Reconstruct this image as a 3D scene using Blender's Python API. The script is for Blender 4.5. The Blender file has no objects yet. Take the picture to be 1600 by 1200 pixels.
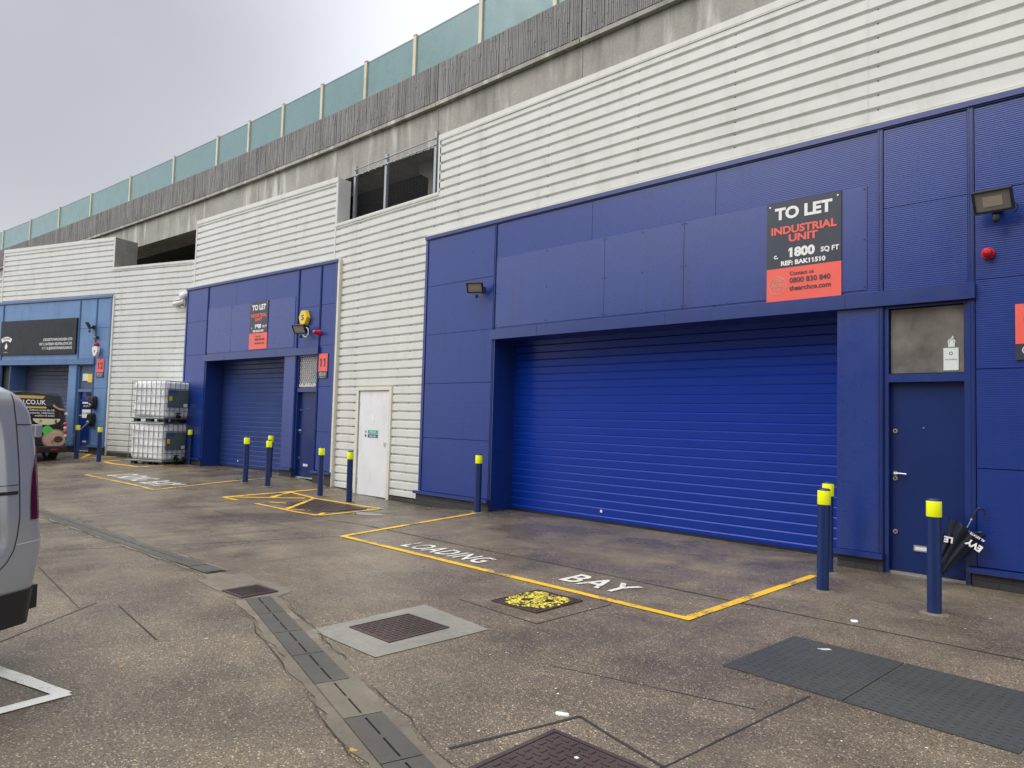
import bpy, bmesh, math, random
from mathutils import Matrix, Vector
random.seed(7)
D = bpy.data; C = bpy.context; SC = C.scene; COL = SC.collection
PI = math.pi; rad = math.radians
# ------------------------------------------------------------------ camera
cam = D.objects.new('camera', D.cameras.new('camera')); COL.objects.link(cam); SC.camera = cam
R = Matrix(((0.7215218, 0.0168522, 0.6921866), (0.6918615, -0.0566616, -0.7198035), (0.0270901, 0.9982512, -0.0525419)))
cam.matrix_world = Matrix.Translation((0, 0, 1.55)) @ R.to_4x4()
cam.data.sensor_width = 36; cam.data.lens = 1109 / 1600 * 36
cam.data.clip_start = .05; cam.data.clip_end = 800
SC.render.resolution_x = 1024; SC.render.resolution_y = 768
# ------------------------------------------------------------------ sky and light
SUN_EL, SUN_AZ = 48, 205          # azimuth clockwise from +Y
W = D.worlds.new('World'); SC.world = W; W.use_nodes = True
nt = W.node_tree; nt.nodes.clear(); L = nt.links.new
def wn(t, **k):
    n = nt.nodes.new(t)
    for a, b in k.items(): setattr(n, a, b)
    return n
sky = wn('ShaderNodeTexSky', sky_type='NISHITA', sun_disc=False, sun_elevation=rad(SUN_EL), sun_rotation=rad(SUN_AZ), dust_density=5, air_density=1)
tc = wn('ShaderNodeTexCoord'); mp = wn('ShaderNodeMapping'); mp.inputs['Scale'].default_value = (1, 1, 2.2)
nz = wn('ShaderNodeTexNoise'); nz.inputs['Scale'].default_value = 1.3; nz.inputs['Detail'].default_value = 5; nz.inputs['Roughness'].default_value = .45
mx = wn('ShaderNodeMix', data_type='RGBA'); mx.inputs[0].default_value = .93
bg = wn('ShaderNodeBackground'); bg.inputs['Strength'].default_value = .1; out = wn('ShaderNodeOutputWorld')
L(tc.outputs['Generated'], mp.inputs['Vector']); L(mp.outputs[0], nz.inputs['Vector'])
def wm(op, a, b=None, c=None):
    n = wn('ShaderNodeMath', operation=op)
    for k, v in enumerate((a, b, c)):
        if v is None: continue
        if isinstance(v, (int, float)): n.inputs[k].default_value = v
        else: L(v, n.inputs[k])
    return n.outputs[0]
def wr(v, a, b, c, d):
    n = wn('ShaderNodeMapRange', interpolation_type='SMOOTHSTEP'); L(v, n.inputs['Value'])
    for k, q in zip(('From Min', 'From Max', 'To Min', 'To Max'), (a, b, c, d)): n.inputs[k].default_value = q
    return n.outputs[0]
dp = wn('ShaderNodeVectorMath', operation='DOT_PRODUCT'); dp.inputs[1].default_value = (-.894, .141, .425); L(tc.outputs['Generated'], dp.inputs[0])
sxyz = wn('ShaderNodeSeparateXYZ'); L(tc.outputs['Generated'], sxyz.inputs[0])
lum = wm('MULTIPLY', wr(dp.outputs['Value'], .90, 1.0, 1.0, .54), wr(nz.outputs['Fac'], .3, .7, .93, 1.07))   # a heavier cloud to the left, thin mottling
lum = wm('MULTIPLY', lum, wr(sxyz.outputs[2], .5, 1.0, 1.0, 1.9))                                            # overcast sky: brightest overhead
cr = wn('ShaderNodeVectorMath', operation='SCALE'); cr.inputs[0].default_value = (7.9, 8.1, 8.7); L(lum, cr.inputs['Scale'])
L(sky.outputs[0], mx.inputs[6]); L(cr.outputs[0], mx.inputs[7]); L(mx.outputs[2], bg.inputs['Color']); L(bg.outputs[0], out.inputs[0])
sd = D.lights.new('sun', 'SUN'); sd.energy = 1.5; sd.angle = rad(50); sd.color = (1, .97, .92)
so = D.objects.new('sun', sd); COL.objects.link(so)
sdir = Vector((math.sin(rad(SUN_AZ)) * math.cos(rad(SUN_EL)), math.cos(rad(SUN_AZ)) * math.cos(rad(SUN_EL)), math.sin(rad(SUN_EL))))
so.rotation_euler = (-sdir).to_track_quat('-Z', 'Y').to_euler(); so.location = sdir * 30
SC.view_settings.view_transform = 'Standard'; SC.view_settings.look = 'None'; SC.view_settings.exposure = 0.42; SC.view_settings.gamma = 1

# ------------------------------------------------------------------ materials
def nodes(name):
    m = D.materials.new(name); m.use_nodes = True; t = m.node_tree; b = t.nodes['Principled BSDF']
    def n(ty, ins=None, **k):
        x = t.nodes.new(ty)
        for a, v in k.items(): setattr(x, a, v)
        for a, v in (ins or {}).items(): x.inputs[a].default_value = v
        return x
    return m, t, b, n, t.links.new
def mixc(n, l, fac, a, b, mode='MIX'):
    x = n('ShaderNodeMix', data_type='RGBA', blend_type=mode)
    for i, v in ((0, fac), (6, a), (7, b)):
        if isinstance(v, (int, float)): x.inputs[i].default_value = v
        elif isinstance(v, tuple): x.inputs[i].default_value = v if len(v) == 4 else v + (1,)
        else: l(v, x.inputs[i])
    return x.outputs[2]
def ramp(n, l, src, p0, p1, c0=0., c1=1.):
    x = n('ShaderNodeMapRange', {'From Min': p0, 'From Max': p1, 'To Min': c0, 'To Max': c1}); l(src, x.inputs['Value']); return x.outputs[0]
def noise(n, l, co, sc, detail=4, rough=.5, stretch=(1, 1, 1)):
    v = n('ShaderNodeMapping', {'Scale': stretch}); l(co, v.inputs['Vector'])
    x = n('ShaderNodeTexNoise', {'Scale': sc, 'Detail': detail, 'Roughness': rough}); l(v.outputs[0], x.inputs['Vector']); return x.outputs['Fac']
def paint(name, c, rough=.4, metal=0., var=.12, dirt=None, dirt_amt=.25, streak=0., bump=0., bscale=60, rib=0., ribp=.0225, coat=0., spec=.5, trans=0., roughvar=.1, wear=0.):
    m, t, b, n, l = nodes(name)
    co = n('ShaderNodeTexCoord').outputs['Object']
    f = noise(n, l, co, 1.7, 6, .6); k = ramp(n, l, f, .3, .7, 1 - var, 1 + var)
    base = mixc(n, l, 1., c + (1,), k, 'MULTIPLY')
    if dirt:
        g = noise(n, l, co, 3.5, 8, .65, (1, 1, .35)); base = mixc(n, l, ramp(n, l, g, .52, .75, 0, dirt_amt), base, dirt)
    if streak:
        g = noise(n, l, co, 9, 5, .6, (1, 1, .05)); base = mixc(n, l, ramp(n, l, g, .55, .75, 0, streak), base, dirt or (.05, .05, .05))
    l(base, b.inputs['Base Color'])
    g2 = noise(n, l, co, 4, 5, .6); l(ramp(n, l, g2, .3, .7, max(.02, rough - roughvar), rough + roughvar), b.inputs['Roughness'])
    b.inputs['Metallic'].default_value = metal; b.inputs['Specular IOR Level'].default_value = spec
    if coat: b.inputs['Coat Weight'].default_value = coat; b.inputs['Coat Roughness'].default_value = .08
    if trans: b.inputs['Transmission Weight'].default_value = trans
    if wear:
        g3 = noise(n, l, co, 34, 6, .75); g4 = noise(n, l, co, 2.6, 4, .6); a3 = n('ShaderNodeMath', operation='ADD'); l(g3, a3.inputs[0]); l(g4, a3.inputs[1])
        base = mixc(n, l, ramp(n, l, a3.outputs[0], 1.0 + .24 * (1 - wear), 1.06 + .24 * (1 - wear), 0, .92), base, (.15, .12, .09)); l(base, b.inputs['Base Color'])
    last = None
    if bump:
        g = noise(n, l, co, bscale, 4, .6); x = n('ShaderNodeBump', {'Strength': bump, 'Distance': .01}); l(g, x.inputs['Height']); last = x
    if rib:
        s = n('ShaderNodeSeparateXYZ'); l(co, s.inputs[0])
        a = n('ShaderNodeMath', {1: 2 * PI / ribp}, operation='MULTIPLY'); l(s.outputs[2], a.inputs[0])
        q = n('ShaderNodeMath', operation='SINE'); l(a.outputs[0], q.inputs[0])
        x = n('ShaderNodeBump', {'Strength': rib, 'Distance': .003}); l(q.outputs[0], x.inputs['Height'])
        if last: l(last.outputs[0], x.inputs['Normal'])
        last = x
    if last: l(last.outputs[0], b.inputs['Normal'])
    return m
def ground_mat():
    m, t, b, n, l = nodes('exposed_aggregate_concrete')
    co = n('ShaderNodeTexCoord').outputs['Object']
    vor = n('ShaderNodeTexVoronoi', {'Scale': 105., 'Randomness': 1.}); l(co, vor.inputs['Vector'])
    vr = n('ShaderNodeValToRGB'); e = vr.color_ramp.elements; s = n('ShaderNodeSeparateColor'); l(vor.outputs['Color'], s.inputs[0]); l(s.outputs[0], vr.inputs[0])
    e[0].position = 0; e[0].color = (.055, .042, .03, 1); e[1].position = 1; e[1].color = (.66, .56, .40, 1)
    for p, cc in ((.3, (.112, .083, .055)), (.55, (.195, .145, .092)), (.8, (.28, .21, .132)), (.93, (.44, .35, .22))):
        x = e.new(p); x.color = cc + (1,)
    fine = noise(n, l, co, 160, 3, .6)
    mortar = mixc(n, l, fine, (.10, .082, .058), (.225, .183, .132))
    stone = ramp(n, l, vor.outputs['Distance'], .35, .6, 1, 0)
    base = mixc(n, l, stone, mortar, vr.outputs[0])
    big = noise(n, l, co, .35, 6, .6); base = mixc(n, l, 1., base, ramp(n, l, big, .32, .68, .74, 1.24), 'MULTIPLY')
    mid = noise(n, l, co, 2.2, 7, .65); base = mixc(n, l, 1., base, ramp(n, l, mid, .3, .7, .78, 1.18), 'MULTIPLY')
    sx = n('ShaderNodeSeparateXYZ'); l(co, sx.inputs[0])
    # pale laitance band in front of the door, blotchy darker apron tone towards the walls, brushed streaks in the far yard
    st = noise(n, l, co, 3.2, 5, .6, (1.6, .16, 1)); farm = ramp(n, l, sx.outputs[0], -9, -6, 1, 0)
    stm = n('ShaderNodeMath', operation='MULTIPLY'); l(ramp(n, l, st, .42, .62, 0, .55), stm.inputs[0]); l(farm, stm.inputs[1])
    base = mixc(n, l, stm.outputs[0], base, (.085, .074, .058))
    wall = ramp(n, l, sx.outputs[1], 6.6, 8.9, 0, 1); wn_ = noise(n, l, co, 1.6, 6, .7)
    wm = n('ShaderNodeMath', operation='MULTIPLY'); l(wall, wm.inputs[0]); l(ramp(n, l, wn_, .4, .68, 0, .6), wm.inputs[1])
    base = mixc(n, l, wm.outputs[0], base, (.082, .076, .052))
    blot = noise(n, l, co, 5.5, 3, .5); base = mixc(n, l, ramp(n, l, blot, .66, .78, 0, .45), base, (.065, .055, .040))
    yel = noise(n, l, co, 1.1, 4, .6); base = mixc(n, l, ramp(n, l, yel, .52, .75, 0, .28), base, (.23, .19, .12))
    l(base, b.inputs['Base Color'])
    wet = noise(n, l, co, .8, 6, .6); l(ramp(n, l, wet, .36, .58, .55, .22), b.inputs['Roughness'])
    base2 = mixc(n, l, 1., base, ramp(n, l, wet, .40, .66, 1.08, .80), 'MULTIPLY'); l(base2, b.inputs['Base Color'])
    b.inputs['Specular IOR Level'].default_value = .38
    h = n('ShaderNodeMath', {1: .6}, operation='MULTIPLY'); l(stone, h.inputs[0]); h2 = n('ShaderNodeMath', operation='ADD'); l(h.outputs[0], h2.inputs[0]); l(fine, h2.inputs[1])
    bp = n('ShaderNodeBump', {'Strength': .55, 'Distance': .004}); l(h2.outputs[0], bp.inputs['Height']); l(bp.outputs[0], b.inputs['Normal'])
    return m
def concrete(name, c, stain=.35, white=.0, bump=.3, rough=.8):
    m, t, b, n, l = nodes(name); co = n('ShaderNodeTexCoord').outputs['Object']
    k = ramp(n, l, noise(n, l, co, 1.2, 8, .65), .3, .7, .8, 1.15); base = mixc(n, l, 1., c + (1,), k, 'MULTIPLY')
    k = ramp(n, l, noise(n, l, co, 26, 5, .7), .3, .7, .86, 1.1); base = mixc(n, l, 1., base, k, 'MULTIPLY')
    s = noise(n, l, co, 4.0, 6, .6, (1, 1, .12)); base = mixc(n, l, ramp(n, l, s, .5, .72, 0, stain), base, (.09, .075, .055))
    if white:
        s = noise(n, l, co, 2.3, 6, .62, (1, 1, .13)); base = mixc(n, l, ramp(n, l, s, .55, .68, 0, white), base, (.62, .6, .55))
    l(base, b.inputs['Base Color']); b.inputs['Roughness'].default_value = rough
    x = n('ShaderNodeBump', {'Strength': bump, 'Distance': .01}); l(noise(n, l, co, 45, 6, .7), x.inputs['Height']); l(x.outputs[0], b.inputs['Normal'])
    return m
def brick_mat(name, c1, c2, mort, sc=1.):
    m, t, b, n, l = nodes(name); co = n('ShaderNodeTexCoord').outputs['Object']
    s = n('ShaderNodeSeparateXYZ'); l(co, s.inputs[0]); a = n('ShaderNodeMath', operation='ADD'); l(s.outputs[0], a.inputs[0]); l(s.outputs[1], a.inputs[1])
    q = n('ShaderNodeCombineXYZ'); l(a.outputs[0], q.inputs[0]); l(s.outputs[2], q.inputs[1])
    br = n('ShaderNodeTexBrick', {'Color1': c1 + (1,), 'Color2': c2 + (1,), 'Mortar': mort + (1,), 'Scale': 1., 'Mortar Size': .005, 'Brick Width': .225 * sc, 'Row Height': .075 * sc})
    l(q.outputs[0], br.inputs['Vector']); l(br.outputs[0], b.inputs['Base Color']); b.inputs['Roughness'].default_value = .6
    x = n('ShaderNodeBump', {'Strength': .6, 'Distance': .006}, invert=True); l(br.outputs['Fac'], x.inputs['Height']); l(x.outputs[0], b.inputs['Normal'])
    return m
M = {}
M['ground'] = ground_mat()
M['blue'] = paint('blue_ribbed_steel', (.007, .033, .215), .30, var=.03, roughvar=.03, dirt=(.006, .015, .085), dirt_amt=.12, streak=.4, rib=.12, spec=.7)
M['blue_flat'] = paint('blue_flat_steel', (.007, .033, .215), .28, var=.03, roughvar=.03, dirt=(.006, .015, .085), dirt_amt=.12, streak=.45, spec=1., bump=.03, bscale=14)
M['blue_trim'] = paint('blue_trim', (.005, .028, .175), .30, spec=.9, var=.06, roughvar=.03, dirt=(.008, .012, .06), dirt_amt=.2, streak=.3)
M['shutter'] = paint('blue_shutter', (.001, .032, .31), .30, var=.03, roughvar=.02, dirt=(.004, .03, .22), dirt_amt=.2)
M['shutter_dull'] = paint('dull_blue_shutter', (.022, .05, .20), .40, var=.10, dirt=(.05, .06, .14), dirt_amt=.3)
M['door'] = paint('blue_door', (.004, .020, .12), .34, var=.06, roughvar=.03, dirt=(.015, .03, .10), dirt_amt=.2, streak=.15)
M['pale_blue'] = paint('faded_blue_steel', (.125, .235, .43), .45, var=.12, dirt=(.06, .10, .2), dirt_amt=.4, streak=.2)
M['pale_trim'] = paint('faded_blue_trim', (.085, .17, .34), .42, var=.1)
M['grey_shutter'] = paint('slate_shutter', (.075, .09, .15), .5, var=.1, dirt=(.05, .05, .06), dirt_amt=.3)
M['silver'] = paint('off_white_cladding', (.65, .66, .625), .5, var=.05, dirt=(.36, .34, .28), dirt_amt=.3, streak=.10, bump=.02, bscale=12)
M['cream'] = paint('cream_flashing', (.68, .66, .55), .45, var=.06, dirt=(.4, .37, .28), dirt_amt=.3)
M['dark'] = paint('dark_gap', (.012, .012, .013), .8)
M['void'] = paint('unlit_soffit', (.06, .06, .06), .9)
M['screw'] = paint('dark_screw', (.05, .05, .05), .5, metal=.6)
M['brick'] = brick_mat('dark_engineering_brick', (.035, .036, .04), (.055, .05, .052), (.02, .02, .018))
M['oldbrick'] = brick_mat('stock_brick', (.22, .14, .09), (.30, .20, .12), (.16, .14, .12))
M['conc'] = concrete('weathered_beam_concrete', (.35, .335, .295), .5, .9)
M['parapet'] = concrete('dark_ribbed_concrete', (.24, .236, .23), .35, .12, .6)
M['pier'] = concrete('pier_concrete', (.26, .25, .22), .3, .1)
M['green_glass'] = paint('teal_screen', (.14, .255, .26), .28, var=.05, dirt=(.17, .22, .22), dirt_amt=.35, spec=.5)
M['post'] = paint('cream_post', (.62, .56, .42), .55, var=.08, dirt=(.3, .25, .18), dirt_amt=.4)
M['galv'] = paint('galvanised_steel', (.36, .40, .42), .45, metal=.5, var=.15)
M['white'] = paint('white_lettering', (.80, .80, .78), .5, var=.03)
M['black'] = paint('black_panel', (.012, .015, .020), .4, var=.1, spec=.3)
M['signgrey'] = paint('charcoal_board', (.040, .048, .068), .38, var=.06)
M['coral'] = paint('coral_board', (.85, .13, .095), .42, var=.04)
M['navy_ink'] = paint('navy_ink', (.09, .04, .07), .5)
M['plastic'] = paint('black_plastic', (.016, .016, .018), .4, var=.1)
M['boll'] = paint('navy_bollard', (.008, .028, .12), .35, var=.12, dirt=(.03, .04, .08), dirt_amt=.4)
M['hivis'] = paint('fluorescent_yellow_band', (.93, 1.0, .0), .45, var=.02)
M['hivis_faded'] = paint('faded_yellow_band', (.85, .75, .08), .5, var=.06)
M['chrome'] = paint('satin_steel', (.68, .68, .66), .28, metal=.9, var=.05)
M['lens'] = paint('frosted_lens', (.20, .20, .19), .25, var=.1)
M['led'] = paint('warm_lens', (.38, .34, .28), .3, var=.1)
M['red'] = paint('red_plastic', (.62, .012, .03), .3, var=.05)
M['alarm'] = paint('yellow_plastic', (.85, .58, .02), .35, var=.05)
M['cctv'] = paint('white_plastic', (.78, .78, .76), .35, var=.04)
M['whitedoor'] = paint('white_door_paint', (.74, .75, .77), .42, var=.05, dirt=(.45, .43, .40), dirt_amt=.45, streak=.12)
M['green'] = paint('green_sticker', (.02, .42, .25), .5); M['navy'] = paint('navy_sticker', (.03, .09, .25), .5)
M['silverpaint'] = paint('metallic_silver_paint', (.47, .49, .50), .34, metal=.55, var=.0, coat=.3, roughvar=.04)
M['vanblack'] = paint('black_vehicle_wrap', (.018, .02, .024), .25, var=.1, coat=.3)
M['lampred'] = paint('dark_red_lens', (.07, .002, .006), .2, var=.1); M['lampbright'] = paint('bright_red_lens', (.62, .01, .02), .12, coat=1.)
M['lampclear'] = paint('clear_lens', (.7, .68, .66), .1, coat=1.)
M['gold'] = paint('gold_print', (.62, .40, .12), .4); M['tan'] = paint('tan_print', (.42, .24, .15), .4, var=.5); M['pink'] = paint('pale_glaze_print', (.62, .42, .34), .4, var=.3)
M['brown'] = paint('brown_print', (.12, .05, .025), .4, var=.3); M['creamprint'] = paint('cream_print', (.75, .68, .42), .4); M['lime'] = paint('lime_print', (.12, .62, .08), .4)
M['glassdark'] = paint('vehicle_glass', (.02, .024, .028), .06, spec=.8)
M['tyre'] = paint('tyre_rubber', (.02, .02, .02), .8, bump=.3)
M['tank'] = paint('milky_tank_plastic', (.86, .87, .87), .4, var=.08, dirt=(.5, .52, .5), dirt_amt=.4)
M['cage'] = paint('cage_steel', (.30, .32, .33), .4, metal=.7, var=.1)
M['tankplate'] = paint('grey_green_plate', (.10, .14, .145), .45, var=.15)
M['yellowpaint'] = paint('yellow_road_paint', (.80, .47, .02), .6, var=.12, dirt=(.45, .28, .05), dirt_amt=.6, wear=.7, bump=.3, bscale=140)
M['yellowworn'] = paint('worn_yellow_road_paint', (.62, .36, .06), .7, var=.2, dirt=(.2, .16, .1), dirt_amt=.6, wear=.85, bump=.3, bscale=140)
M['whitepaint'] = paint('white_road_paint', (.70, .69, .62), .65, var=.12, dirt=(.30, .27, .22), dirt_amt=.6, wear=.6, bump=.3, bscale=140)
M['joint'] = paint('joint_sealant', (.028, .026, .024), .7, var=.3)
M['slab'] = concrete('grey_drain_slab', (.088, .082, .066), .3, 0, .2, .42); M['slab2'] = concrete('beige_drain_slab', (.17, .15, .105), .3, 0, .2, .55)
M['patch'] = concrete('pale_concrete_patch', (.25, .24, .20), .3, .1, .3, .6); M['repair'] = concrete('rough_mortar_repair', (.185, .155, .115), .5, .1, .8, .8)
M['iron'] = paint('brown_cast_iron', (.085, .058, .052), .42, metal=.3, var=.25, bump=.3, bscale=70)
M['plate'] = concrete('grey_cover_plate', (.062, .064, .060), .25, 0, .2, .42)
M['void2'] = paint('drain_darkness', (.004, .004, .004), .9)
M['litter'] = paint('white_litter', (.75, .75, .73), .6); M['leaf'] = paint('dry_leaf', (.45, .28, .08), .7)
M['umb'] = paint('navy_nylon', (.014, .020, .038), .42, var=.3, bump=.15, bscale=20)
M['water'] = paint('rain_water', (.05, .05, .046), .03, var=.05, spec=.6, roughvar=.01)
M['cardboard'] = paint('pale_paper', (.66, .72, .68), .7)
def glass(name, tint, rough=.06):
    m, t, b, n, l = nodes(name); b.inputs['Base Color'].default_value = tint + (1,); b.inputs['Roughness'].default_value = rough
    b.inputs['Transmission Weight'].default_value = .85; b.inputs['IOR'].default_value = 1.45; return m
M['glass'] = glass('window_glass', (.75, .8, .78)); M['glass_m'] = paint('obscured_reflection_glass', (.19, .18, .165), .06, var=.45, spec=.9, roughvar=.03, dirt=(.06, .055, .05), dirt_amt=.6)  # dirty pane; its blotches also paint a blurred reflection of buildings opposite

# ------------------------------------------------------------------ helpers
class MB:
    def __init__(s): s.v = []; s.f = []; s.m = []; s.mats = []; s.sm = []
    def mi(s, m):
        if m not in s.mats: s.mats.append(m)
        return s.mats.index(m)
    def add(s, vs, fs, m, smooth=False):
        o = len(s.v); s.v += [tuple(v) for v in vs]; i = s.mi(m)
        for f in fs: s.f.append(tuple(o + q for q in f)); s.m.append(i); s.sm.append(smooth)
    def box(s, x0, x1, y0, y1, z0, z1, m, T=None):
        vs = [(x, y, z) for x in (x0, x1) for y in (y0, y1) for z in (z0, z1)]
        if T is not None: vs = [tuple(T @ Vector(v)) for v in vs]
        s.add(vs, [(0, 1, 3, 2), (4, 6, 7, 5), (0, 4, 5, 1), (2, 3, 7, 6), (0, 2, 6, 4), (1, 5, 7, 3)], m)
    def cyl(s, p, q, r, m, n=16, r2=None, caps=True):
        p, q = Vector(p), Vector(q); a = (q - p).normalized(); u = a.orthogonal().normalized(); w = a.cross(u); r2 = r if r2 is None else r2
        vs = [p + (u * math.cos(t) + w * math.sin(t)) * r for t in [2 * PI * i / n for i in range(n)]] + [q + (u * math.cos(t) + w * math.sin(t)) * r2 for t in [2 * PI * i / n for i in range(n)]]
        s.add(vs, [(i, (i + 1) % n, n + (i + 1) % n, n + i) for i in range(n)], m, True)
        if caps: s.add(vs, [tuple(range(n))[::-1], tuple(range(n, 2 * n))], m)
    def lathe(s, prof, m, n=24, c=(0, 0, 0)):
        vs = [(c[0] + r * math.cos(2 * PI * i / n), c[1] + r * math.sin(2 * PI * i / n), c[2] + z) for r, z in prof for i in range(n)]
        s.add(vs, [(k * n + i, k * n + (i + 1) % n, (k + 1) * n + (i + 1) % n, (k + 1) * n + i) for k in range(len(prof) - 1) for i in range(n)], m, True)
    def tube(s, pts, r, m, n=8):
        for a, b in zip(pts, pts[1:]): s.cyl(a, b, r, m, n)
    def prism(s, pts, y0, y1, m, T=None):       # polygon in x,z extruded along y
        n = len(pts); vs = [(x, y0, z) for x, z in pts] + [(x, y1, z) for x, z in pts]
        if T is not None: vs = [tuple(T @ Vector(v)) for v in vs]
        s.add(vs, [tuple(range(n)), tuple(range(n, 2 * n))[::-1]] + [(i, n + i, n + (i + 1) % n, (i + 1) % n) for i in range(n)], m)
    def ball(s, c, r, m, n=14, k=8, sq=(1, 1, 1)):
        vs = [(c[0] + sq[0] * r * math.sin(PI * j / k) * math.cos(2 * PI * i / n), c[1] + sq[1] * r * math.sin(PI * j / k) * math.sin(2 * PI * i / n), c[2] + sq[2] * r * math.cos(PI * j / k)) for j in range(k + 1) for i in range(n)]
        s.add(vs, [(j * n + i, (j + 1) * n + i, (j + 1) * n + (i + 1) % n, j * n + (i + 1) % n) for j in range(k) for i in range(n)], m, True)
    def build(s, name, parent=None, label=None, bevel=0):
        me = D.meshes.new(name); me.from_pydata(s.v, [], s.f)
        for m in s.mats: me.materials.append(M[m])
        me.polygons.foreach_set('material_index', s.m); me.polygons.foreach_set('use_smooth', s.sm)
        bm = bmesh.new(); bm.from_mesh(me); bmesh.ops.recalc_face_normals(bm, faces=bm.faces); bm.to_mesh(me); bm.free()
        o = D.objects.new(name, me); COL.objects.link(o)
        if parent: o.parent = parent
        if label: o['label'] = label
        if bevel:
            b = o.modifiers.new('bevel', 'BEVEL'); b.width = bevel; b.segments = 2; b.limit_method = 'ANGLE'
        return o
def tag(o, label, cat, group=None, kind=None):
    o['label'] = label; o['category'] = cat
    if group: o['group'] = group
    if kind: o['kind'] = kind
    return o
def thing(name, label, cat, loc=(0, 0, 0), rz=0, group=None):
    o = D.objects.new(name, None); COL.objects.link(o); o.location = loc; o.rotation_euler = (0, 0, rz); o.empty_display_size = .2
    return tag(o, label, cat, group)
def text_mesh(s, size, sx=1., off=0., align='CENTER', shear=0., spacing=1.):
    cu = D.curves.new('t', 'FONT'); cu.body = s; cu.size = size; cu.align_x = align; cu.offset = off; cu.shear = shear; cu.space_character = spacing; cu.resolution_u = 3
    o = D.objects.new('t', cu); COL.objects.link(o)
    dg = C.evaluated_depsgraph_get(); dg.update(); me = D.meshes.new_from_object(o.evaluated_get(dg))
    r = ([(v.co.x * sx, v.co.y) for v in me.vertices], [tuple(p.vertices) for p in me.polygons])
    if size >= .05 and '1' in s:                          # give every 1 its flag
        def xmax(q):
            cu.body = q; cu.align_x = 'LEFT'; dg.update(); m2 = D.meshes.new_from_object(o.evaluated_get(C.evaluated_depsgraph_get())); v = [p.co for p in m2.vertices]; z = (min(p.x for p in v), max(p.x for p in v), max(p.y for p in v)); D.meshes.remove(m2); return z
        full = xmax(s); sh = min(v[0] for v in r[0]) / sx - full[0]; one = xmax('1'); w = one[1] - one[0]; top = one[2]
        for i, ch in enumerate(s):
            if ch == '1':
                xr = xmax(s[:i + 1])[1] + sh; xl = xr - w; k = len(r[0]); fw = .11 * size
                r[0].extend([((xl + .001) * sx, top), ((xl + .001) * sx, top - w * .95), ((xl - fw) * sx, top - w * 1.5), ((xl - fw) * sx, top - w * .8)]); r[1].append((k, k + 3, k + 2, k + 1))
    D.objects.remove(o); D.curves.remove(cu); D.meshes.remove(me); return r
def text(name, s, size, x, z, m, parent, y=-.004, sx=1., off=0., align='CENTER', **k):
    vs, fs = text_mesh(s, size, sx, off, align, **k); b = MB(); b.add([(x + a, y, z + c) for a, c in vs], fs, m); return b.build(name, parent)
def ring(b, x, z, r0, r1, y, m, n=40):
    vs = [(x + r * math.cos(2 * PI * i / n), y, z + r * math.sin(2 * PI * i / n)) for r in (r0, r1) for i in range(n)]
    b.add(vs, [(i, (i + 1) % n, n + (i + 1) % n, n + i) for i in range(n)], m)
def disc(b, x, z, rx, rz, y, m, n=40):
    b.add([(x + rx * math.cos(2 * PI * i / n), y, z + rz * math.sin(2 * PI * i / n)) for i in range(n)], [tuple(range(n))], m)

# ------------------------------------------------------------------ ground: one sheet with a gentle fall towards the drain
KX = [-200, -60, -30, -26, -23, -21, -15, -13.6, -12.5, -11, -9.9, -8.8, 200]; KZ = [.4, .4, .32, .28, .17, .12, .11, 0, -.07, -.09, -.07, 0, 0]
def gh(x, y):
    for i in range(len(KX) - 1):
        if x <= KX[i + 1]:
            h = KZ[i] + (KZ[i + 1] - KZ[i]) * (x - KX[i]) / (KX[i + 1] - KX[i]); break
    t = min(1, max(0, (y - 3.) / 4.2)); return h * t * t * (3 - 2 * t)
def lin(a, b, n): return [a + (b - a) * i / n for i in range(n)]
GX = lin(-200, -60, 7) + lin(-60, -32, 14) + lin(-32, 0, 128) + lin(0, 10, 10) + lin(10, 200, 10) + [200]
GY = lin(-200, -20, 9) + lin(-20, 2, 11) + lin(2, 10, 40) + lin(10, 20, 5) + lin(20, 200, 9) + [200]
import bisect
def g(x, y):
    i = min(max(bisect.bisect_right(GX, x) - 1, 0), len(GX) - 2); j = min(max(bisect.bisect_right(GY, y) - 1, 0), len(GY) - 2)
    a = (x - GX[i]) / (GX[i + 1] - GX[i]); b = (y - GY[j]) / (GY[j + 1] - GY[j])
    return (gh(GX[i], GY[j]) * (1 - a) + gh(GX[i + 1], GY[j]) * a) * (1 - b) + (gh(GX[i], GY[j + 1]) * (1 - a) + gh(GX[i + 1], GY[j + 1]) * a) * b
b = MB(); nx = len(GX)
b.add([(x, y, gh(x, y)) for y in GY for x in GX], [(j * nx + i, j * nx + i + 1, (j + 1) * nx + i + 1, (j + 1) * nx + i) for j in range(len(GY) - 1) for i in range(nx - 1)], 'ground', True)
ground = b.build('ground'); ground['kind'] = 'structure'; ground['label'] = 'wet brown exposed aggregate concrete yard'
def strip(b, p, q, w, m, dz=.005, wob=0.):
    p, q = Vector(p), Vector(q); d = q - p; n = max(1, int(d.length / .2)); u = Vector((-d.y, d.x)).normalized() * w / 2; vs = []
    for i in range(n + 1):
        c = p + d * i / n; e1 = u * (1 + random.uniform(-wob, wob)); e2 = u * (1 + random.uniform(-wob, wob))
        for s_, e in ((1, e1), (-1, e2)):
            a = c + e * s_; vs.append((a.x, a.y, g(a.x, a.y) + dz))
    b.add(vs, [(2 * i, 2 * i + 1, 2 * i + 3, 2 * i + 2) for i in range(n)], m)
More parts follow.
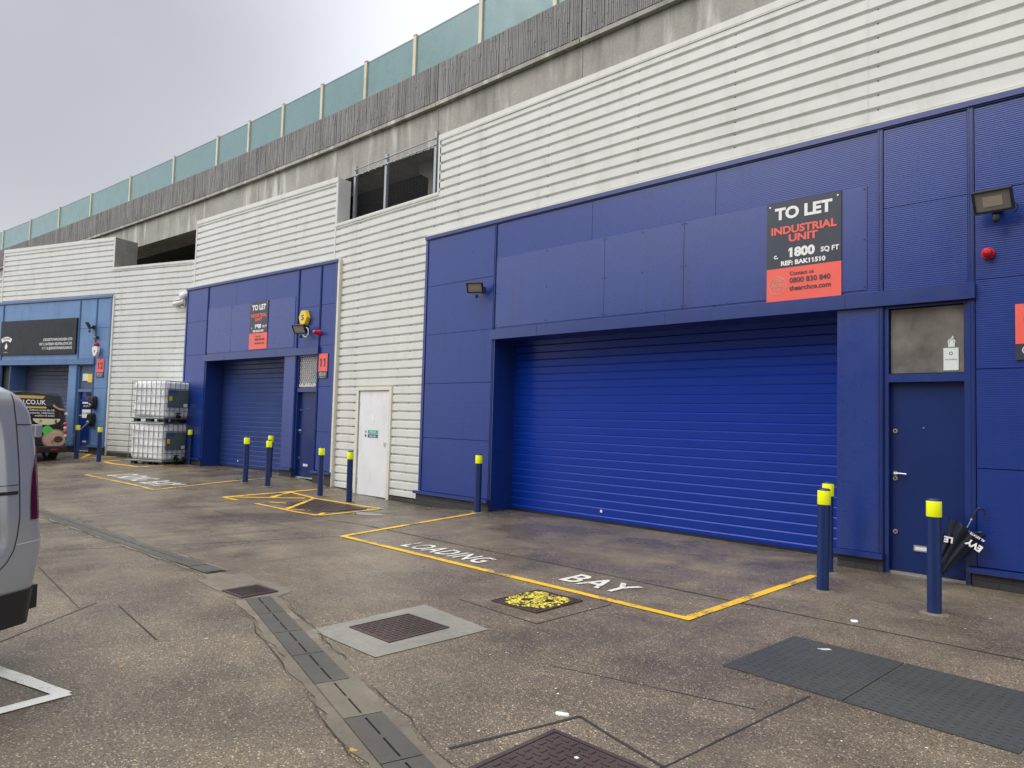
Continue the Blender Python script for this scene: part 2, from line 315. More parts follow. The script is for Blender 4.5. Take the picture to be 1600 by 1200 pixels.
def quad(b, P, m, dz=.005, n=6):
    P = [Vector(p) for p in P]; vs = []
    for j in range(n + 1):
        for i in range(n + 1):
            s_, t = i / n, j / n; a = (P[0] * (1 - s_) + P[1] * s_) * (1 - t) + (P[3] * (1 - s_) + P[2] * s_) * t; vs.append((a.x, a.y, g(a.x, a.y) + dz))
    b.add(vs, [(j * (n + 1) + i, j * (n + 1) + i + 1, (j + 1) * (n + 1) + i + 1, (j + 1) * (n + 1) + i) for j in range(n) for i in range(n)], m)
for ps, w in [([(-9.03, 2.26), (-8.5, 3.7), (-8.02, 5.2)], .012), ([(-1.76, 2.9), (-1.64, 4.28)], .012), ([(-9.6, 6.0), (-6.8, 6.0), (-5.15, 6.04), (-2.84, 6.03), (-.87, 6.08), (1.5, 6.08)], .022),
              ([(-3.0, 3.53), (-1.77, 3.85)], .006), ([(-4.6, 4.21), (-3.67, 4.16), (-3.64, 5.08)], .012), ([(-2.56, 2.3), (-2.37, 3.05), (-1.76, 2.89), (-1.7, 1.8)], .018), ([(-2.37, 2.55), (-2.2, 2.6)], .02),
              ([(-11.6, 5.1), (-9.0, 5.1)], .01), ([(-18.5, 5.0), (-18.5, 2.0)], .01), ([(-14.3, 4.9), (-14.0, 3.0)], .012), ([(-9.9, 6.9), (-9.9, 8.3)], .012), ([(-11.5, 7.3), (-9.2, 7.3)], .012), ([(-8.2, 1.9), (-6.3, 1.75)], .01),
              ([(-5.6, 1.0), (-6.4, 1.9)], .012), ([(-6.2, 2.0), (-5.1, 1.9)], .01)]:
    b = MB()
    for p, q in zip(ps, ps[1:]): strip(b, p, q, w, 'joint', .003, .5)
    b.build('joint', ground)

# ------------------------------------------------------------------ painted floor markings
def marking(name, segs, w, label, m, wob=.12, dz=.006):
    b = MB()
    for k, (p, q) in enumerate(segs): strip(b, p, q, w, m, dz + .0004 * k, wob)
    return tag(b.build(name), label, 'floor marking')
marking('bay_outline', [((-8.67, 8.2), (-8.0, 5.25)), ((-8.02, 5.22), (-2.95, 5.19)), ((-2.97, 5.15), (-2.93, 7.75))], .085, 'bright yellow outline of the loading bay before the widest shutter', 'yellowpaint', .06)
marking('bay_outline', [((-18.84, 7.66), (-18.38, 5.1)), ((-18.4, 5.07), (-14.5, 5.18)), ((-14.5, 5.14), (-15.1, 7.75))], .08, 'faded yellow outline of the loading bay before the smaller unit 11 shutter', 'yellowworn', .15)
marking('keep_clear_hatching', [((-13.19, 5.95), (-13.45, 8.1)), ((-13.35, 7.41), (-10.55, 7.69)), ((-10.55, 7.69), (-10.29, 6.24)), ((-10.29, 6.24), (-12.26, 6.16)), ((-13.19, 5.95), (-12.75, 6.03)), ((-13.18, 5.98), (-12.56, 7.33)),
        ((-11.34, 6.25), (-12.5, 7.47)), ((-12.84, 6.74), (-13.28, 7.37)), ((-12.35, 6.45), (-12.06, 6.64)), ((-11.23, 6.28), (-11.02, 6.53)), ((-10.29, 6.24), (-10.56, 6.52))], .085, 'yellow hatched box painted over a dark drain cover before the white door', 'yellowpaint', .15)
marking('keep_clear_hatching', [((-23.0, 6.17), (-23.28, 7.47)), ((-24.9, 7.13), (-23.15, 6.26)), ((-21.71, 6.39), (-19.6, 6.64)), ((-19.6, 6.64), (-20.1, 7.7)), ((-24.49, 6.98), (-23.28, 7.47)), ((-21.7, 6.4), (-22.3, 7.4))], .11, 'yellow hatched lines on the ground around the stacked tank cages', 'yellowpaint', .2)
marking('parking_bay_line', [((-5.9, .79), (-4.45, 1.19)), ((-4.46, 1.21), (-4.37, .45))], .085, 'worn white parking bay corner beside the silver van', 'whitepaint', .12)
marking('yellow_line', [((-.42, 5.75), (-.1, 5.72))], .09, 'stub of yellow line at the right edge beyond the grey cover plates', 'yellowpaint', .1)
def ground_text(word, x0, x1, y0, y1, label, rz=0.):
    vs, fs = text_mesh(word, 1., 1., .018, 'LEFT', spacing=1.12); xs = [v[0] for v in vs]; ys = [v[1] for v in vs]; b = MB(); a0, a1, c0, c1 = min(xs), max(xs), min(ys), max(ys); P = []
    for x, y in vs:
        u = x0 + (x - a0) / (a1 - a0) * (x1 - x0); v = y0 + (y - c0) / (c1 - c0) * (y1 - y0) + (u - x0) * rz; P.append((u, v, g(u, v) + .007))
    b.add(P, fs, 'whitepaint'); return tag(b.build('painted_word'), label, 'floor marking')
ground_text('LOADING', -7.0, -5.63, 5.38, 5.72, 'white painted word LOADING in the large yellow bay')
ground_text('BAY', -4.55, -3.80, 5.46, 5.84, 'white painted word BAY in the large yellow bay')
ground_text('LOADING', -17.9, -16.2, 5.35, 5.95, 'faded white painted word LOADING in the bay of unit 11')
ground_text('BAY', -15.8, -14.85, 5.35, 5.95, 'faded white painted word BAY in the bay of unit 11')

# ------------------------------------------------------------------ covers, drains
def drain(name, p, q, w, label, seg=.5, far=False):
    root = thing(name, label, 'drain', (p[0], p[1], 0)); P, Q = Vector(p), Vector(q); d = (Q - P).normalized(); u = Vector((-d.y, d.x)); Lh = (Q - P).length; n = int(Lh / seg)
    def pt(s_, t): a = P + d * s_ + u * t - P; return (a.x, a.y)
    rb = MB(); sb = MB()
    for side in (1, -1):
        k = int(Lh / .12); vs = []
        for i in range(k + 1):
            s_ = Lh * i / k
            for t in (w / 2 * side, (w / 2 + (.03 if far else .065) + .014 * math.sin(i * .9) + random.uniform(-.02, .02)) * side): a = pt(s_, t); vs.append((a[0], a[1], .004))
        rb.add(vs, [(2 * i, 2 * i + 1, 2 * i + 3, 2 * i + 2) for i in range(k)], 'repair')
        vs = []
        for i in range(k + 1):
            s_ = Lh * i / k; e = w / 2 + (.045 if far else .085) + .014 * math.sin(i * .9) + random.uniform(-.012, .012)
            for t in (e * side, (e + (random.uniform(.001, .009) if (i // 5) % 3 else .001)) * side): a = pt(s_, t); vs.append((a[0], a[1], .006))
        rb.add(vs, [(2 * i, 2 * i + 1, 2 * i + 3, 2 * i + 2) for i in range(k)], 'joint')
    rb.build('mortar_edge', root)
    for i in range(n):
        a, c = seg * i + .004, seg * (i + 1) - .004; m = 'slab2' if (not far and i in (4,)) else 'slab'; b = MB()
        for t0, t1 in ((-w / 2, -.006), (.006, w / 2)):
            vs = [pt(s_, t) + (z,) for z in (0.002, .011) for s_, t in ((a, t0), (c, t0), (c, t1), (a, t1))]; b.add(vs, [(4, 5, 6, 7), (0, 1, 5, 4), (1, 2, 6, 5), (2, 3, 7, 6), (3, 0, 4, 7)], m)
        for s0, s1 in ((a, a + .03), (a + seg / 2 - .025, a + seg / 2 + .02), (c - .03, c)):
            b.add([pt(s0, -.0062) + (.010,), pt(s1, -.0062) + (.010,), pt(s1, .0062) + (.010,), pt(s0, .0062) + (.010,)], [(0, 1, 2, 3)], m)
        b.add([pt(a, -.007) + (.0035,), pt(c, -.007) + (.0035,), pt(c, .007) + (.0035,), pt(a, .007) + (.0035,)], [(0, 1, 2, 3)], 'void2'); b.build('channel_slab', root)
    return root
drain('slot_drain', (-5.73, 2.93), (-1.0, 1.62), .205, 'slotted drain channel of grey slabs running towards the camera from the sunken grate', .54)
fd = drain('slot_drain', (-6.9, 3.09), (-24.0, 2.40), .2, 'narrow slotted drain channel running from the sunken grate towards the silver van', .55, True)
b = MB()
for i in range(2): quad(b, [(-7.62 + .36 * i, 2.96), (-7.28 + .36 * i, 2.98), (-7.27 + .36 * i, 3.16), (-7.61 + .36 * i, 3.14)], 'slab', .016, 1)
tag(b.build('cover_strip'), 'pair of dark grey plates at the near end of the far drain channel', 'drain cover')
t = thing('gully_grate', 'sunken dark metal gully grate between the two drain channels', 'drain grate', (-5.97, 2.98, 0), rad(3))
b = MB(); b.box(-.15, .15, -.15, .15, .002, .008, 'void2'); b.build('pit', t)
b = MB()
for i in range(9): b.box(-.14 + .033 * i, -.14 + .033 * i + .014, -.14, .14, .008, .018, 'iron')
b.build('grate', t)
b = MB()
for a in ((-.17, .17, -.17, -.145), (-.17, .17, .145, .17), (-.17, -.145, -.145, .145), (.145, .17, -.145, .145)): b.box(*a, .002, .016, 'iron')
b.build('frame', t)
b = MB(); vs = [(-6.22 + r * 1.55 * math.cos(a), 3.02 + r * .62 * math.sin(a) - .02 * math.cos(a), .0035) for r, a in [(.42 + random.uniform(-.06, .06), 2 * PI * i / 22) for i in range(22)]]
b.add(vs, [tuple(range(22))], 'repair'); tag(b.build('mortar_patch'), 'rough pale mortar patch around the sunken grate', 'ground patch')
def checker_cover(b, x0, x1, y0, y1, z, m, s=.034):
    nx_, ny_ = int((x1 - x0) / s), int((y1 - y0) / s)
    for i in range(nx_):
        for j in range(ny_):
            cx, cy = x0 + (i + .5) * (x1 - x0) / nx_, y0 + (j + .5) * (y1 - y0) / ny_; hor = (i + j) % 2; a, c = (s * .42, s * .13) if hor else (s * .13, s * .42)
            b.box(cx - a, cx + a, cy - c, cy + c, z, z + .004, m)
def cover(name, label, x0, x1, y0, y1, m='iron', fm='iron', frame=.02, s=.034, rz=0, split=False):
    cx, cy = (x0 + x1) / 2, (y0 + y1) / 2; t = thing(name, label, 'manhole cover', (cx, cy, g(cx, cy)), rz); hx, hy = (x1 - x0) / 2, (y1 - y0) / 2
    b = MB(); b.box(-hx, hx, -hy, hy, .001, .009, m); checker_cover(b, -hx + .01, hx - .01, -hy + .01, hy - .01, .009, m, s)
    if split: b.box(-.006, .006, -hy, hy, .009, .0105, 'void2')
    b.build('lid', t); b = MB()
    for a in ((-hx - frame, hx + frame, -hy - frame, -hy - .004), (-hx - frame, hx + frame, hy + .004, hy + frame), (-hx - frame, -hx - .004, -hy - .004, hy + .004), (hx + .004, hx + frame, -hy - .004, hy + .004)): b.box(*a, .001, .012, fm)
    b.build('frame', t); return t
t = cover('manhole_cover', 'brown cast iron chequer cover set in a pale concrete square', -4.49, -4.04, 3.05, 3.56, s=.04)
b = MB(); T = Matrix.Translation((-(-4.265), -(3.305), 0))
b.add([tuple(T @ Vector(p)) for p in [(-4.64, 2.79, .0045), (-3.84, 2.79, .0045), (-3.80, 3.78, .0045), (-4.66, 3.87, .0045)]], [(0, 1, 2, 3)], 'patch'); b.build('surround', t)
t = cover('manhole_cover', 'square cover splashed with yellow paint just outside the large loading bay line', -4.37, -3.88, 4.39, 4.97, s=.045, frame=.014)
b = MB()
for k in range(900):
    a, r = random.uniform(0, 2 * PI), random.random() ** .55; x, y = r * .238 * math.copysign(abs(math.cos(a)) ** .7, math.cos(a)), r * (.265 + .02 * math.sin(3 * a)) * math.copysign(abs(math.sin(a)) ** .7, math.sin(a))
    if (x + .07) ** 2 + (y + .07) ** 2 < .0022 or (x - .09) ** 2 + (y - .06) ** 2 < .0018 or random.random() < .25 * r: continue
    q = random.uniform(.004, .015); b.add([(x + q * random.uniform(.7, 1.2) * math.cos(2 * PI * i / 7), y + q * random.uniform(.7, 1.2) * math.sin(2 * PI * i / 7), .0140 + .000004 * k) for i in range(7)], [tuple(range(7))], 'yellowworn' if k % 4 == 0 else 'hivis_faded')
b.build('paint_splash', t)
cover('manhole_cover', 'large dark brown cast iron cover at the bottom edge of the yard', -2.32, -1.80, 2.1, 2.79, s=.05, frame=.03)
cover('manhole_cover', 'dark wet cover inside the yellow hatched box before the white door', -12.2, -10.72, 6.5, 7.42, s=.07, frame=.04, split=True)
t = thing('cover_plate', 'pair of large grey studded cover plates set in the yard at lower right', 'drain cover', (-1.45, 4.85, 0), rad(-3))
for x0, x1 in ((-.76, -.005), (.005, .84)):
    b = MB(); b.box(x0, x1, -.52, .50, .001, .007, 'plate')
    k = int((x1 - x0) / .055)
    for i in range(k):
        for j in range(18): cx, cy = x0 + (i + .5) * (x1 - x0) / k, -.49 + j * .0565; b.box(cx - .012, cx + .012, cy - .005, cy + .005, .007, .0095, 'plate')
    b.build('plate', t)
b = MB(); vs = [(-10.05 + .34 * (1 + .3 * math.sin(3 * a)) * math.cos(a), 7.0 + .2 * (1 + .35 * math.sin(2 * a + 1)) * math.sin(a)) for a in [2 * PI * i / 30 for i in range(30)]]
b.add([(x, y, -.066 + .0) for x, y in vs], [tuple(range(30))], 'water')
for i, v in enumerate(b.v): b.v[i] = (v[0], v[1], g(v[0], v[1]) + .004)
tag(b.build('puddle'), 'shallow puddle beside the yellow hatched box', 'puddle', kind='structure')
def blob(name, x, y, r, m, label, cat, st=1.7, rz=.3, h=.006):
    b = MB(); n = 11; top = [(r * random.uniform(.7, 1.1) * math.cos(2 * PI * i / n) * st, r * random.uniform(.7, 1.1) * math.sin(2 * PI * i / n)) for i in range(n)]
    b.add([(a, c, .002) for a, c in top] + [(a * .9, c * .9, h + random.uniform(0, h)) for a, c in top] + [(0, 0, h * 1.6)], [(i, (i + 1) % n, n + (i + 1) % n, n + i) for i in range(n)] + [(n + i, n + (i + 1) % n, 2 * n) for i in range(n)], m)
    o = b.build(name); o.location = (x, y, g(x, y)); o.rotation_euler = (0, 0, rz); return tag(o, label, cat)
blob('litter', -2.45, 3.0, .026, 'litter', 'white crumpled litter scrap above the large cast iron cover', 'litter')
blob('litter', -2.02, 6.19, .035, 'navy_disc' if 'navy_disc' in M else 'litter', 'pale round scrap on the joint left of the grey plates', 'litter', 1.0)
blob('litter', -1.9, 5.23, .015, 'litter', 'thin white scrap lying on the grey studded plate', 'litter', 3.5, .6)
blob('litter', -2.08, 2.66, .011, 'litter', 'tiny white scrap on the large cast iron cover', 'litter', 1.4)
blob('leaf', -2.84, 1.96, .016, 'leaf', 'small curled tan leaf beside the slotted drain near the bottom', 'leaf')
blob('twig', -4.7, 1.55, .008, 'leaf', 'pale twig on the open yard beside the white parking line', 'twig', 4, 2.4)
b = MB()
for i in range(300):
    x, y = random.uniform(-7, .3), random.uniform(1.8, 8.3); r = random.uniform(.003, .010)
    b.add([(x + r * random.uniform(.5, 1.3) * math.cos(2 * PI * k / 6), y + r * random.uniform(.5, 1.3) * math.sin(2 * PI * k / 6), g(x, y) + .0035) for k in range(6)], [tuple(range(6))], random.choice(['litter', 'whitepaint', 'leaf', 'slab2']))
o = b.build('grit'); o['kind'] = 'stuff'; o['label'] = 'scattered pale grit and specks over the yard'

# ------------------------------------------------------------------ frontage frames: local x along wall, y into the building, z up
S1 = ((0, 8.6, 0), 0.); S2 = ((-20.892, 7.981, 0), rad(4.88)); S3 = ((-20.85, 8.027, 0), rad(19.5))
def W_(S, s_, d, z): (ox, oy, oz), a = S; return (ox + s_ * math.cos(a) - d * math.sin(a), oy + s_ * math.sin(a) + d * math.cos(a), z)
def lock(b, x, z, y, r=.024): b.cyl((x, y, z), (x, y - .014, z), r, 'chrome', 20); b.cyl((x, y - .0142, z), (x, y - .018, z), r * .5, 'screw', 12)
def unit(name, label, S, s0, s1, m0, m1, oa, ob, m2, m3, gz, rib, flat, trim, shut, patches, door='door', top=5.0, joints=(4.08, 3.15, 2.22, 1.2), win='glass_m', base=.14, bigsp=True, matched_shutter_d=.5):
    root = thing(name, label, 'building', S[0], S[1])
    def panels(nm, x0, x1, zs, m):
        for za, zb in zip(zs, zs[1:]):
            b = MB(); b.box(x0 + .004, x1 - .004, 0, .06, za + .004, zb - .004, m); b.build(nm, root)
    lo = base + .06
    zs = [lo] + sorted(joints) + [top]
    panels('wall_panel', s0 + .05, m0 - .03, zs, rib); panels('wall_panel', m3 + .03, s1 - .05, zs, rib)
    # over the shutter
    w = (m2 - m0) / 3
    for i in range(3): b = MB(); b.box(m0 + .03 + w * i + .003, m0 + w * (i + 1) + .03 - .003 - (.06 if i == 2 else 0), 0.001, .06, 3.13, top - .004, rib); b.build('wall_panel', root)
    panels('wall_panel', m2 + .03, m3 - .03, [3.13, 4.07, top], rib)
    for x0, x1 in patches:
        b = MB(); b.box(x0 + .003, x1 - .003, -.008, -.0005, 3.165, 4.375, flat)
        for z in (3.2, 3.75, 4.34):
            for x in (x0 + .03, x1 - .03, (x0 + x1) / 2): b.cyl((x, -.008, z), (x, -.012, z), .011, 'screw', 8)
        b.build('patch_panel', root)
    for x, z0 in ((m0, lo), (m2, lo), (m3, lo)):
        b = MB(); b.box(x - .028, x + .028, -.012, .05, z0, 2.95, trim); b.box(x - .028, x + .028, -.012, .05, 3.125, top - .003, trim)
        for dx in (-.018, .012): b.box(x + dx, x + dx + .006, -.020, -.012, z0, 2.95, trim); b.box(x + dx, x + dx + .006, -.020, -.012, 3.125, top - .003, trim)
        b.build('cover_strip', root)
    b = MB(); b.box(s0 - .02, s0 + .045, -.015, .10, lo, top, trim); b.build('corner_trim', root)
    b = MB(); b.box(s1 - .045, s1 + .02, -.015, .10, lo, top, trim); b.build('corner_trim', root)
    b = MB(); b.box(s0 - .03, s1 + .03, -.035, .10, top + .002, top + .065, trim); b.box(s0 - .02, s1 + .02, -.018, .0, top - .014, top, 'door'); b.build('top_flashing', root)  # second box is a thin dark strip painting the shadow line under the flashing
    b = MB(); b.box(m0 - .035, m3 + .035, -.055, .05, 2.955, 3.122, trim)
    x = m0 + 1.05
    while x < m3: b.box(x, x + .004, -.057, -.055, 2.955, 3.122, 'dark'); x += 2.4
    b.build('lintel', root)
    # reveal of the shutter opening
    sd = matched_shutter_d
    b = MB(); b.box(oa - .03, oa, .051, sd + .1, gz, 2.97, trim); b.box(oa - .028, oa + .0, -.01, .05, gz + .02, 2.954, trim); b.build('door_jamb', root)
    b = MB(); b.box(ob, ob + .03, .051, sd + .1, gz, 2.97, trim); b.build('door_jamb', root)
    b = MB(); b.box(oa, ob, .051, sd + .1, 2.955, 3.0, trim); b.build('soffit', root)
    b = MB(); P = .126; zz = gz + .09; prof = [(gz + .035, .010)]
    while zz < 3.1: prof += [(zz, 0), (zz + .018, .017), (zz + .026, .011)]; zz += P
    vs = []
    for z, d in prof: vs += [(oa, sd + d, min(z, 3.1)), (ob, sd + d, min(z, 3.1))]
    b.add(vs, [(2 * i, 2 * i + 1, 2 * i + 3, 2 * i + 2) for i in range(len(prof) - 1)], shut)
    b.box(oa, ob, sd + .02, sd + .04, gz + .03, 3.1, 'dark'); sh = b.build('roller_shutter', root)
    b = MB(); b.box(oa + .002, ob - .002, sd - .012, sd + .03, gz - .02, gz + .032, 'plastic'); b.build('bottom_seal', sh)
    b = MB(); b.box((oa + ob) / 2 - .9, (oa + ob) / 2 - .86, sd - .010, sd - .001, gz + .16, gz + .20, 'white'); b.build('lock_plate', sh)
    # pier between shutter and door
    b = MB(); b.box(ob, m2 - .03, 0, .05, lo, 2.952, flat); b.build('pier_panel', root)
    # door, fanlight
    da, db = m2 + .075, m3 - .075
    b = MB()
    for x0, x1 in ((m2 + .03, da), (db, m3 - .03)): b.box(x0, x1, .02, .16, gz, 2.95, trim)
    b.box(da, db, .02, .16, 2.10, 2.19, trim); b.box(da, db, .022, .15, 2.925, 2.95, trim); b.build('door_frame', root)
    b = MB(); b.box(da + .003, db - .003, .10, .145, gz + .03, 2.096, door); b.box(da + .02, db - .02, .085, .10, gz + .05, gz + .12, door); dr = b.build('door', root)
    b = MB(); b.box(da, db, .05, .15, gz - .01, gz + .025, 'chrome'); b.build('threshold', root)
    b = MB(); b.cyl((da + .05, .10, gz + 1.09), (da + .05, .05, gz + 1.09), .009, 'chrome'); b.cyl((da + .05, .10, gz + 1.09), (da + .05, .09, gz + 1.09), .025, 'chrome', 20)
    b.tube([(da + .05, .052, gz + 1.09), (da + .10, .050, gz + 1.092), (da + .17, .052, gz + 1.088)], .009, 'chrome'); b.build('handle', dr)
    for z in (1.56, 1.035, .45): b = MB(); lock(b, da + .05, gz + z, .10); b.build('lock', dr)
    b = MB(); b.cyl((da + .33, .10, gz + 1.6), (da + .33, .094, gz + 1.6), .009, 'chrome', 12); b.build('peephole', dr)
    b = MB(); b.box(da + .23, da + .42, .088, .10, gz + .26, gz + .325, 'chrome'); b.box(da + .245, da + .405, .085, .088, gz + .275, gz + .31, 'whitedoor'); b.build('letter_plate', dr)
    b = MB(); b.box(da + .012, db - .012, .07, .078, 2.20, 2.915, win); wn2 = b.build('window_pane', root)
    # plinth and sill
    for x0, x1 in ((s0 - .08, oa - .03), (ob + .001, m2 + .03), (m3 - .03, s1 + .05)):
        b = MB(); b.box(x0 + .02, x1, -.035, .12, gz - .25, base, 'brick'); b.build('brick_plinth', root)
        b = MB(); b.prism([(0, 0)] * 0 or [(x0 - .01, base + .002), (x1 + .01, base + .002), (x1 + .01, base + .055), (x0 - .01, base + .055)], -.085, .0, trim); b.build('sill', root)
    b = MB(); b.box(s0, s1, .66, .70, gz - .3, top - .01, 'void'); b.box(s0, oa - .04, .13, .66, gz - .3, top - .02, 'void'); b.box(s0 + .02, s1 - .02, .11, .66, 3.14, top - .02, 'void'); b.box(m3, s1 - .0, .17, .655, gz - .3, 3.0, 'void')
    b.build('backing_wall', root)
    return root, da, db
u10, d10a, d10b = unit('industrial_unit', 'nearest and widest deep blue unit frontage with bright blue shutter', S1, -10.64, 2.6, -8.75, None, -8.70, -3.0, -2.53, -1.65, 0., 'blue', 'blue_flat', 'blue_trim', 'shutter', [(-8.71, -6.39), (-6.39, -5.04), (-5.04, -2.67)])
u11, d11a, d11b = unit('industrial_unit', 'middle blue unit frontage numbered 11 with a dull blue shutter', S2, .31, 7.16, 1.50, None, 1.56, 5.24, 5.72, 6.58, .12, 'blue', 'blue_flat', 'blue_trim', 'shutter_dull', [(1.54, 2.75), (2.75, 5.6)], base=.27)
u12, d12a, d12b = unit('industrial_unit', 'far pale faded blue unit frontage with a long black name board', S3, -10.6, -3.08, -8.40, None, -7.85, -4.9, -4.5, -3.72, .28, 'pale_blue', 'pale_blue', 'pale_trim', 'grey_shutter', [], base=.42, door='blue_trim', win='grey_shutter')

# things behind / on the glass of the near fanlight
b = MB(); b.box(d10b - .20, d10b - .06, .062, .069, 2.22, 2.46, 'cardboard'); o = b.build('paper_notice'); o.location = S1[0]; tag(o, 'pale green no smoking notice stuck on the fanlight above the blue door', 'notice')
text('wording', 'No smoking', .022, d10b - .13, 2.33, 'navy', o, y=.060); 
b = MB(); ring(b, d10b - .13, 2.40, .012, .018, .0605, 'signgrey', 20); b.build('symbol', o)
b = MB(); disc(b, d10b - .125, 2.525, .036, .036, .066, 'cardboard', 24); b.box(d10b - .155, d10b - .095, .064, .069, 2.47, 2.51, 'cardboard'); b.prism([(d10b - .13, 2.56), (d10b - .10, 2.57), (d10b - .115, 2.59)], .064, .067, 'cardboard'); o = b.build('round_sticker'); o.location = S1[0]; tag(o, 'small round green sticker above the paper notice on the fanlight', 'sticker')
b = MB(); ring(b, d10b - .125, 2.525, .02, .027, .0655, 'green', 20); b.build('ring', o)

# ------------------------------------------------------------------ off-white corrugated cladding
PIT = .171
def corr(b, x0, x1, z0, z1, d=0., m='silver'):
    k = int(z0 / PIT) - 1; prof = []
    while k * PIT < z1 + PIT:
        for z, q in ((0, 0), (.118, 0), (.134, .034), (.150, .034)): prof.append((k * PIT + z, q))
        k += 1
    pts = []
    for (a, qa), (c, qc) in zip(prof, prof[1:]):
        if c <= z0 or a >= z1: continue
        def at(z): return qa + (qc - qa) * (z - a) / (c - a)
        za, zc = max(a, z0), min(c, z1); pts.append((za, at(za), zc, at(zc)))
    for za, q0, zc, q1 in pts: b.add([(x0, d + q0, za), (x1, d + q0, za), (x1, d + q1, zc), (x0, d + q1, zc)], [(0, 1, 2, 3)], m)
def sheets(root, x0, x1, z0, z1, d, step=3.3, ph=0., screws=True):
    xs = [x0]; x = math.ceil((x0 - ph) / step) * step + ph
    while x < x1 - .3:
        if x > x0 + .3: xs.append(x)
        x += step
    xs.append(x1)
    for i, (a, c) in enumerate(zip(xs, xs[1:])):
        b = MB(); dd = d + (.0035 if i % 2 else 0); corr(b, a, c + (.02 if c < x1 else 0), z0, z1, dd)
        if screws:
            for sx_ in (a + .12, (a + c) / 2):
                k = int(z0 / PIT)
                while k * PIT + .1 < z1:
                    z = k * PIT + .142
                    if z > z0 + .03 and z < z1 - .03: b.box(sx_ - .006, sx_ + .006, dd + .024, dd + .034, z - .006, z + .006, 'screw')
                    k += 1
        b.build('cladding_sheet', root)
def cap(root, x0, x1, z, d, dep=.16, h=.10, end=None):
    b = MB(); b.box(x0, x1, d - .012, d + dep, z - .02, z + h, 'silver'); b.box(x0, x1, d - .016, d - .010, z + .0, z + .012, 'cream'); b.build('capping', root)
def vtrim(root, x, z0, z1, d, w=.05, m='silver'):
    b = MB(); b.box(x - w / 2, x + w / 2, d - .008, d + .05, z0, z1, m); b.build('edge_trim', root)
def bracket(root, x, d, z):
    b = MB(); b.box(x - .03, x + .03, d + .10, d + .11, z - .1, z + .16, 'galv'); b.box(x + .02, x + .03, d + .11, d + .17, z - .1, z + .16, 'galv'); b.cyl((x - .005, d + .10, z + .10), (x - .005, d + .092, z + .10), .012, 'screw', 8); b.build('bracket', root)
sw = thing('cladding_wall', 'nearest off white corrugated wall around the big blue unit and white door', 'wall', S1[0], 0)
dS = .05; zt = 6.94
sheets(sw, -14.02, -12.87, .02, 5.91, dS); sheets(sw, -11.67, -10.66, .02, 5.91, dS, screws=True); sheets(sw, -12.87, -11.67, 2.10, 5.91, dS, screws=False)
sheets(sw, -10.66, -10.43, 5.07, 5.91, dS); sheets(sw, -10.43, 3.0, 5.07, zt, dS, ph=.6)
b = MB(); b.box(-10.7, 2.6, dS - .03, dS + .03, 5.067, 5.11, 'cream'); b.build('drip_flashing', sw)
cap(sw, -10.43, 3.0, zt, dS); cap(sw, -14.02, -10.43, 5.87, dS, h=.05); vtrim(sw, -10.43, 5.85, zt + .1, dS); vtrim(sw, -14.02, 5.0, 5.91, dS)
b = MB(); b.box(-10.42, -10.38, dS, dS + .42, 5.91, zt + .1, 'silver'); b.build('opening_return', sw)
b = MB(); b.box(-13.9, -12.9, dS - .005, dS + .06, -.2, .02, 'brick'); b.box(-11.64, -10.74, dS - .005, dS + .06, -.2, .0, 'brick'); b.build('base_kerb', sw)
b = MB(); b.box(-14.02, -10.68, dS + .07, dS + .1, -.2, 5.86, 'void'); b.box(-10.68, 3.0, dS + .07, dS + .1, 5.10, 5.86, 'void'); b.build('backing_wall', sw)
for x in (-9.03, -6.89, -4.74, -2.55): bracket(sw, x, dS, zt)
b = MB(); b.box(-12.89, -12.81, dS - .03, dS + .06, -.1, 2.115, 'cream'); b.box(-11.73, -11.65, dS - .03, dS + .06, -.1, 2.115, 'cream'); b.box(-12.89, -11.65, dS - .032, dS + .058, 2.117, 2.19, 'cream'); b.build('door_frame', sw)
b = MB(); b.box(-12.79, -11.75, dS + .0, dS + .045, -.06, 2.105, 'whitedoor'); b.box(-12.806, -12.792, dS + .01, dS + .05, -.06, 2.11, 'dark'); wd = b.build('door', sw, 'plain white personnel door with small green and blue stickers')
for z in (1.75, .75, .15): b = MB(); b.box(-12.815, -12.78, dS - .012, dS - .001, z, z + .13, 'galv'); b.build('hinge', wd)
b = MB(); b.box(-11.87, -11.83, dS - .02, dS - .001, .98, 1.05, 'chrome'); b.build('lock', wd)
b = MB(); b.box(-12.35, -12.23, dS - .004, dS - .0005, 1.47, 1.61, 'white'); b.build('notice', wd)
b = MB(); b.box(-12.45, -12.10, dS - .004, dS - .0005, 1.22, 1.29, 'green'); b.build('sticker', wd)
b = MB(); b.box(-12.45, -12.10, dS - .004, dS - .0005, 1.135, 1.205, 'navy'); b.build('sticker', wd)
text('wording', 'Fire exit', .06, -12.27, 1.236, 'white', wd, y=dS - .006, off=.001); text('wording', 'Keep clear', .055, -12.27, 1.152, 'white', wd, y=dS - .006, off=.001)
b = MB(); disc(b, -12.53, 1.17, .03, .03, dS - .004, 'navy', 20); disc(b, -12.53, 1.255, .03, .03, dS - .004, 'green', 20); b.build('symbol', wd)
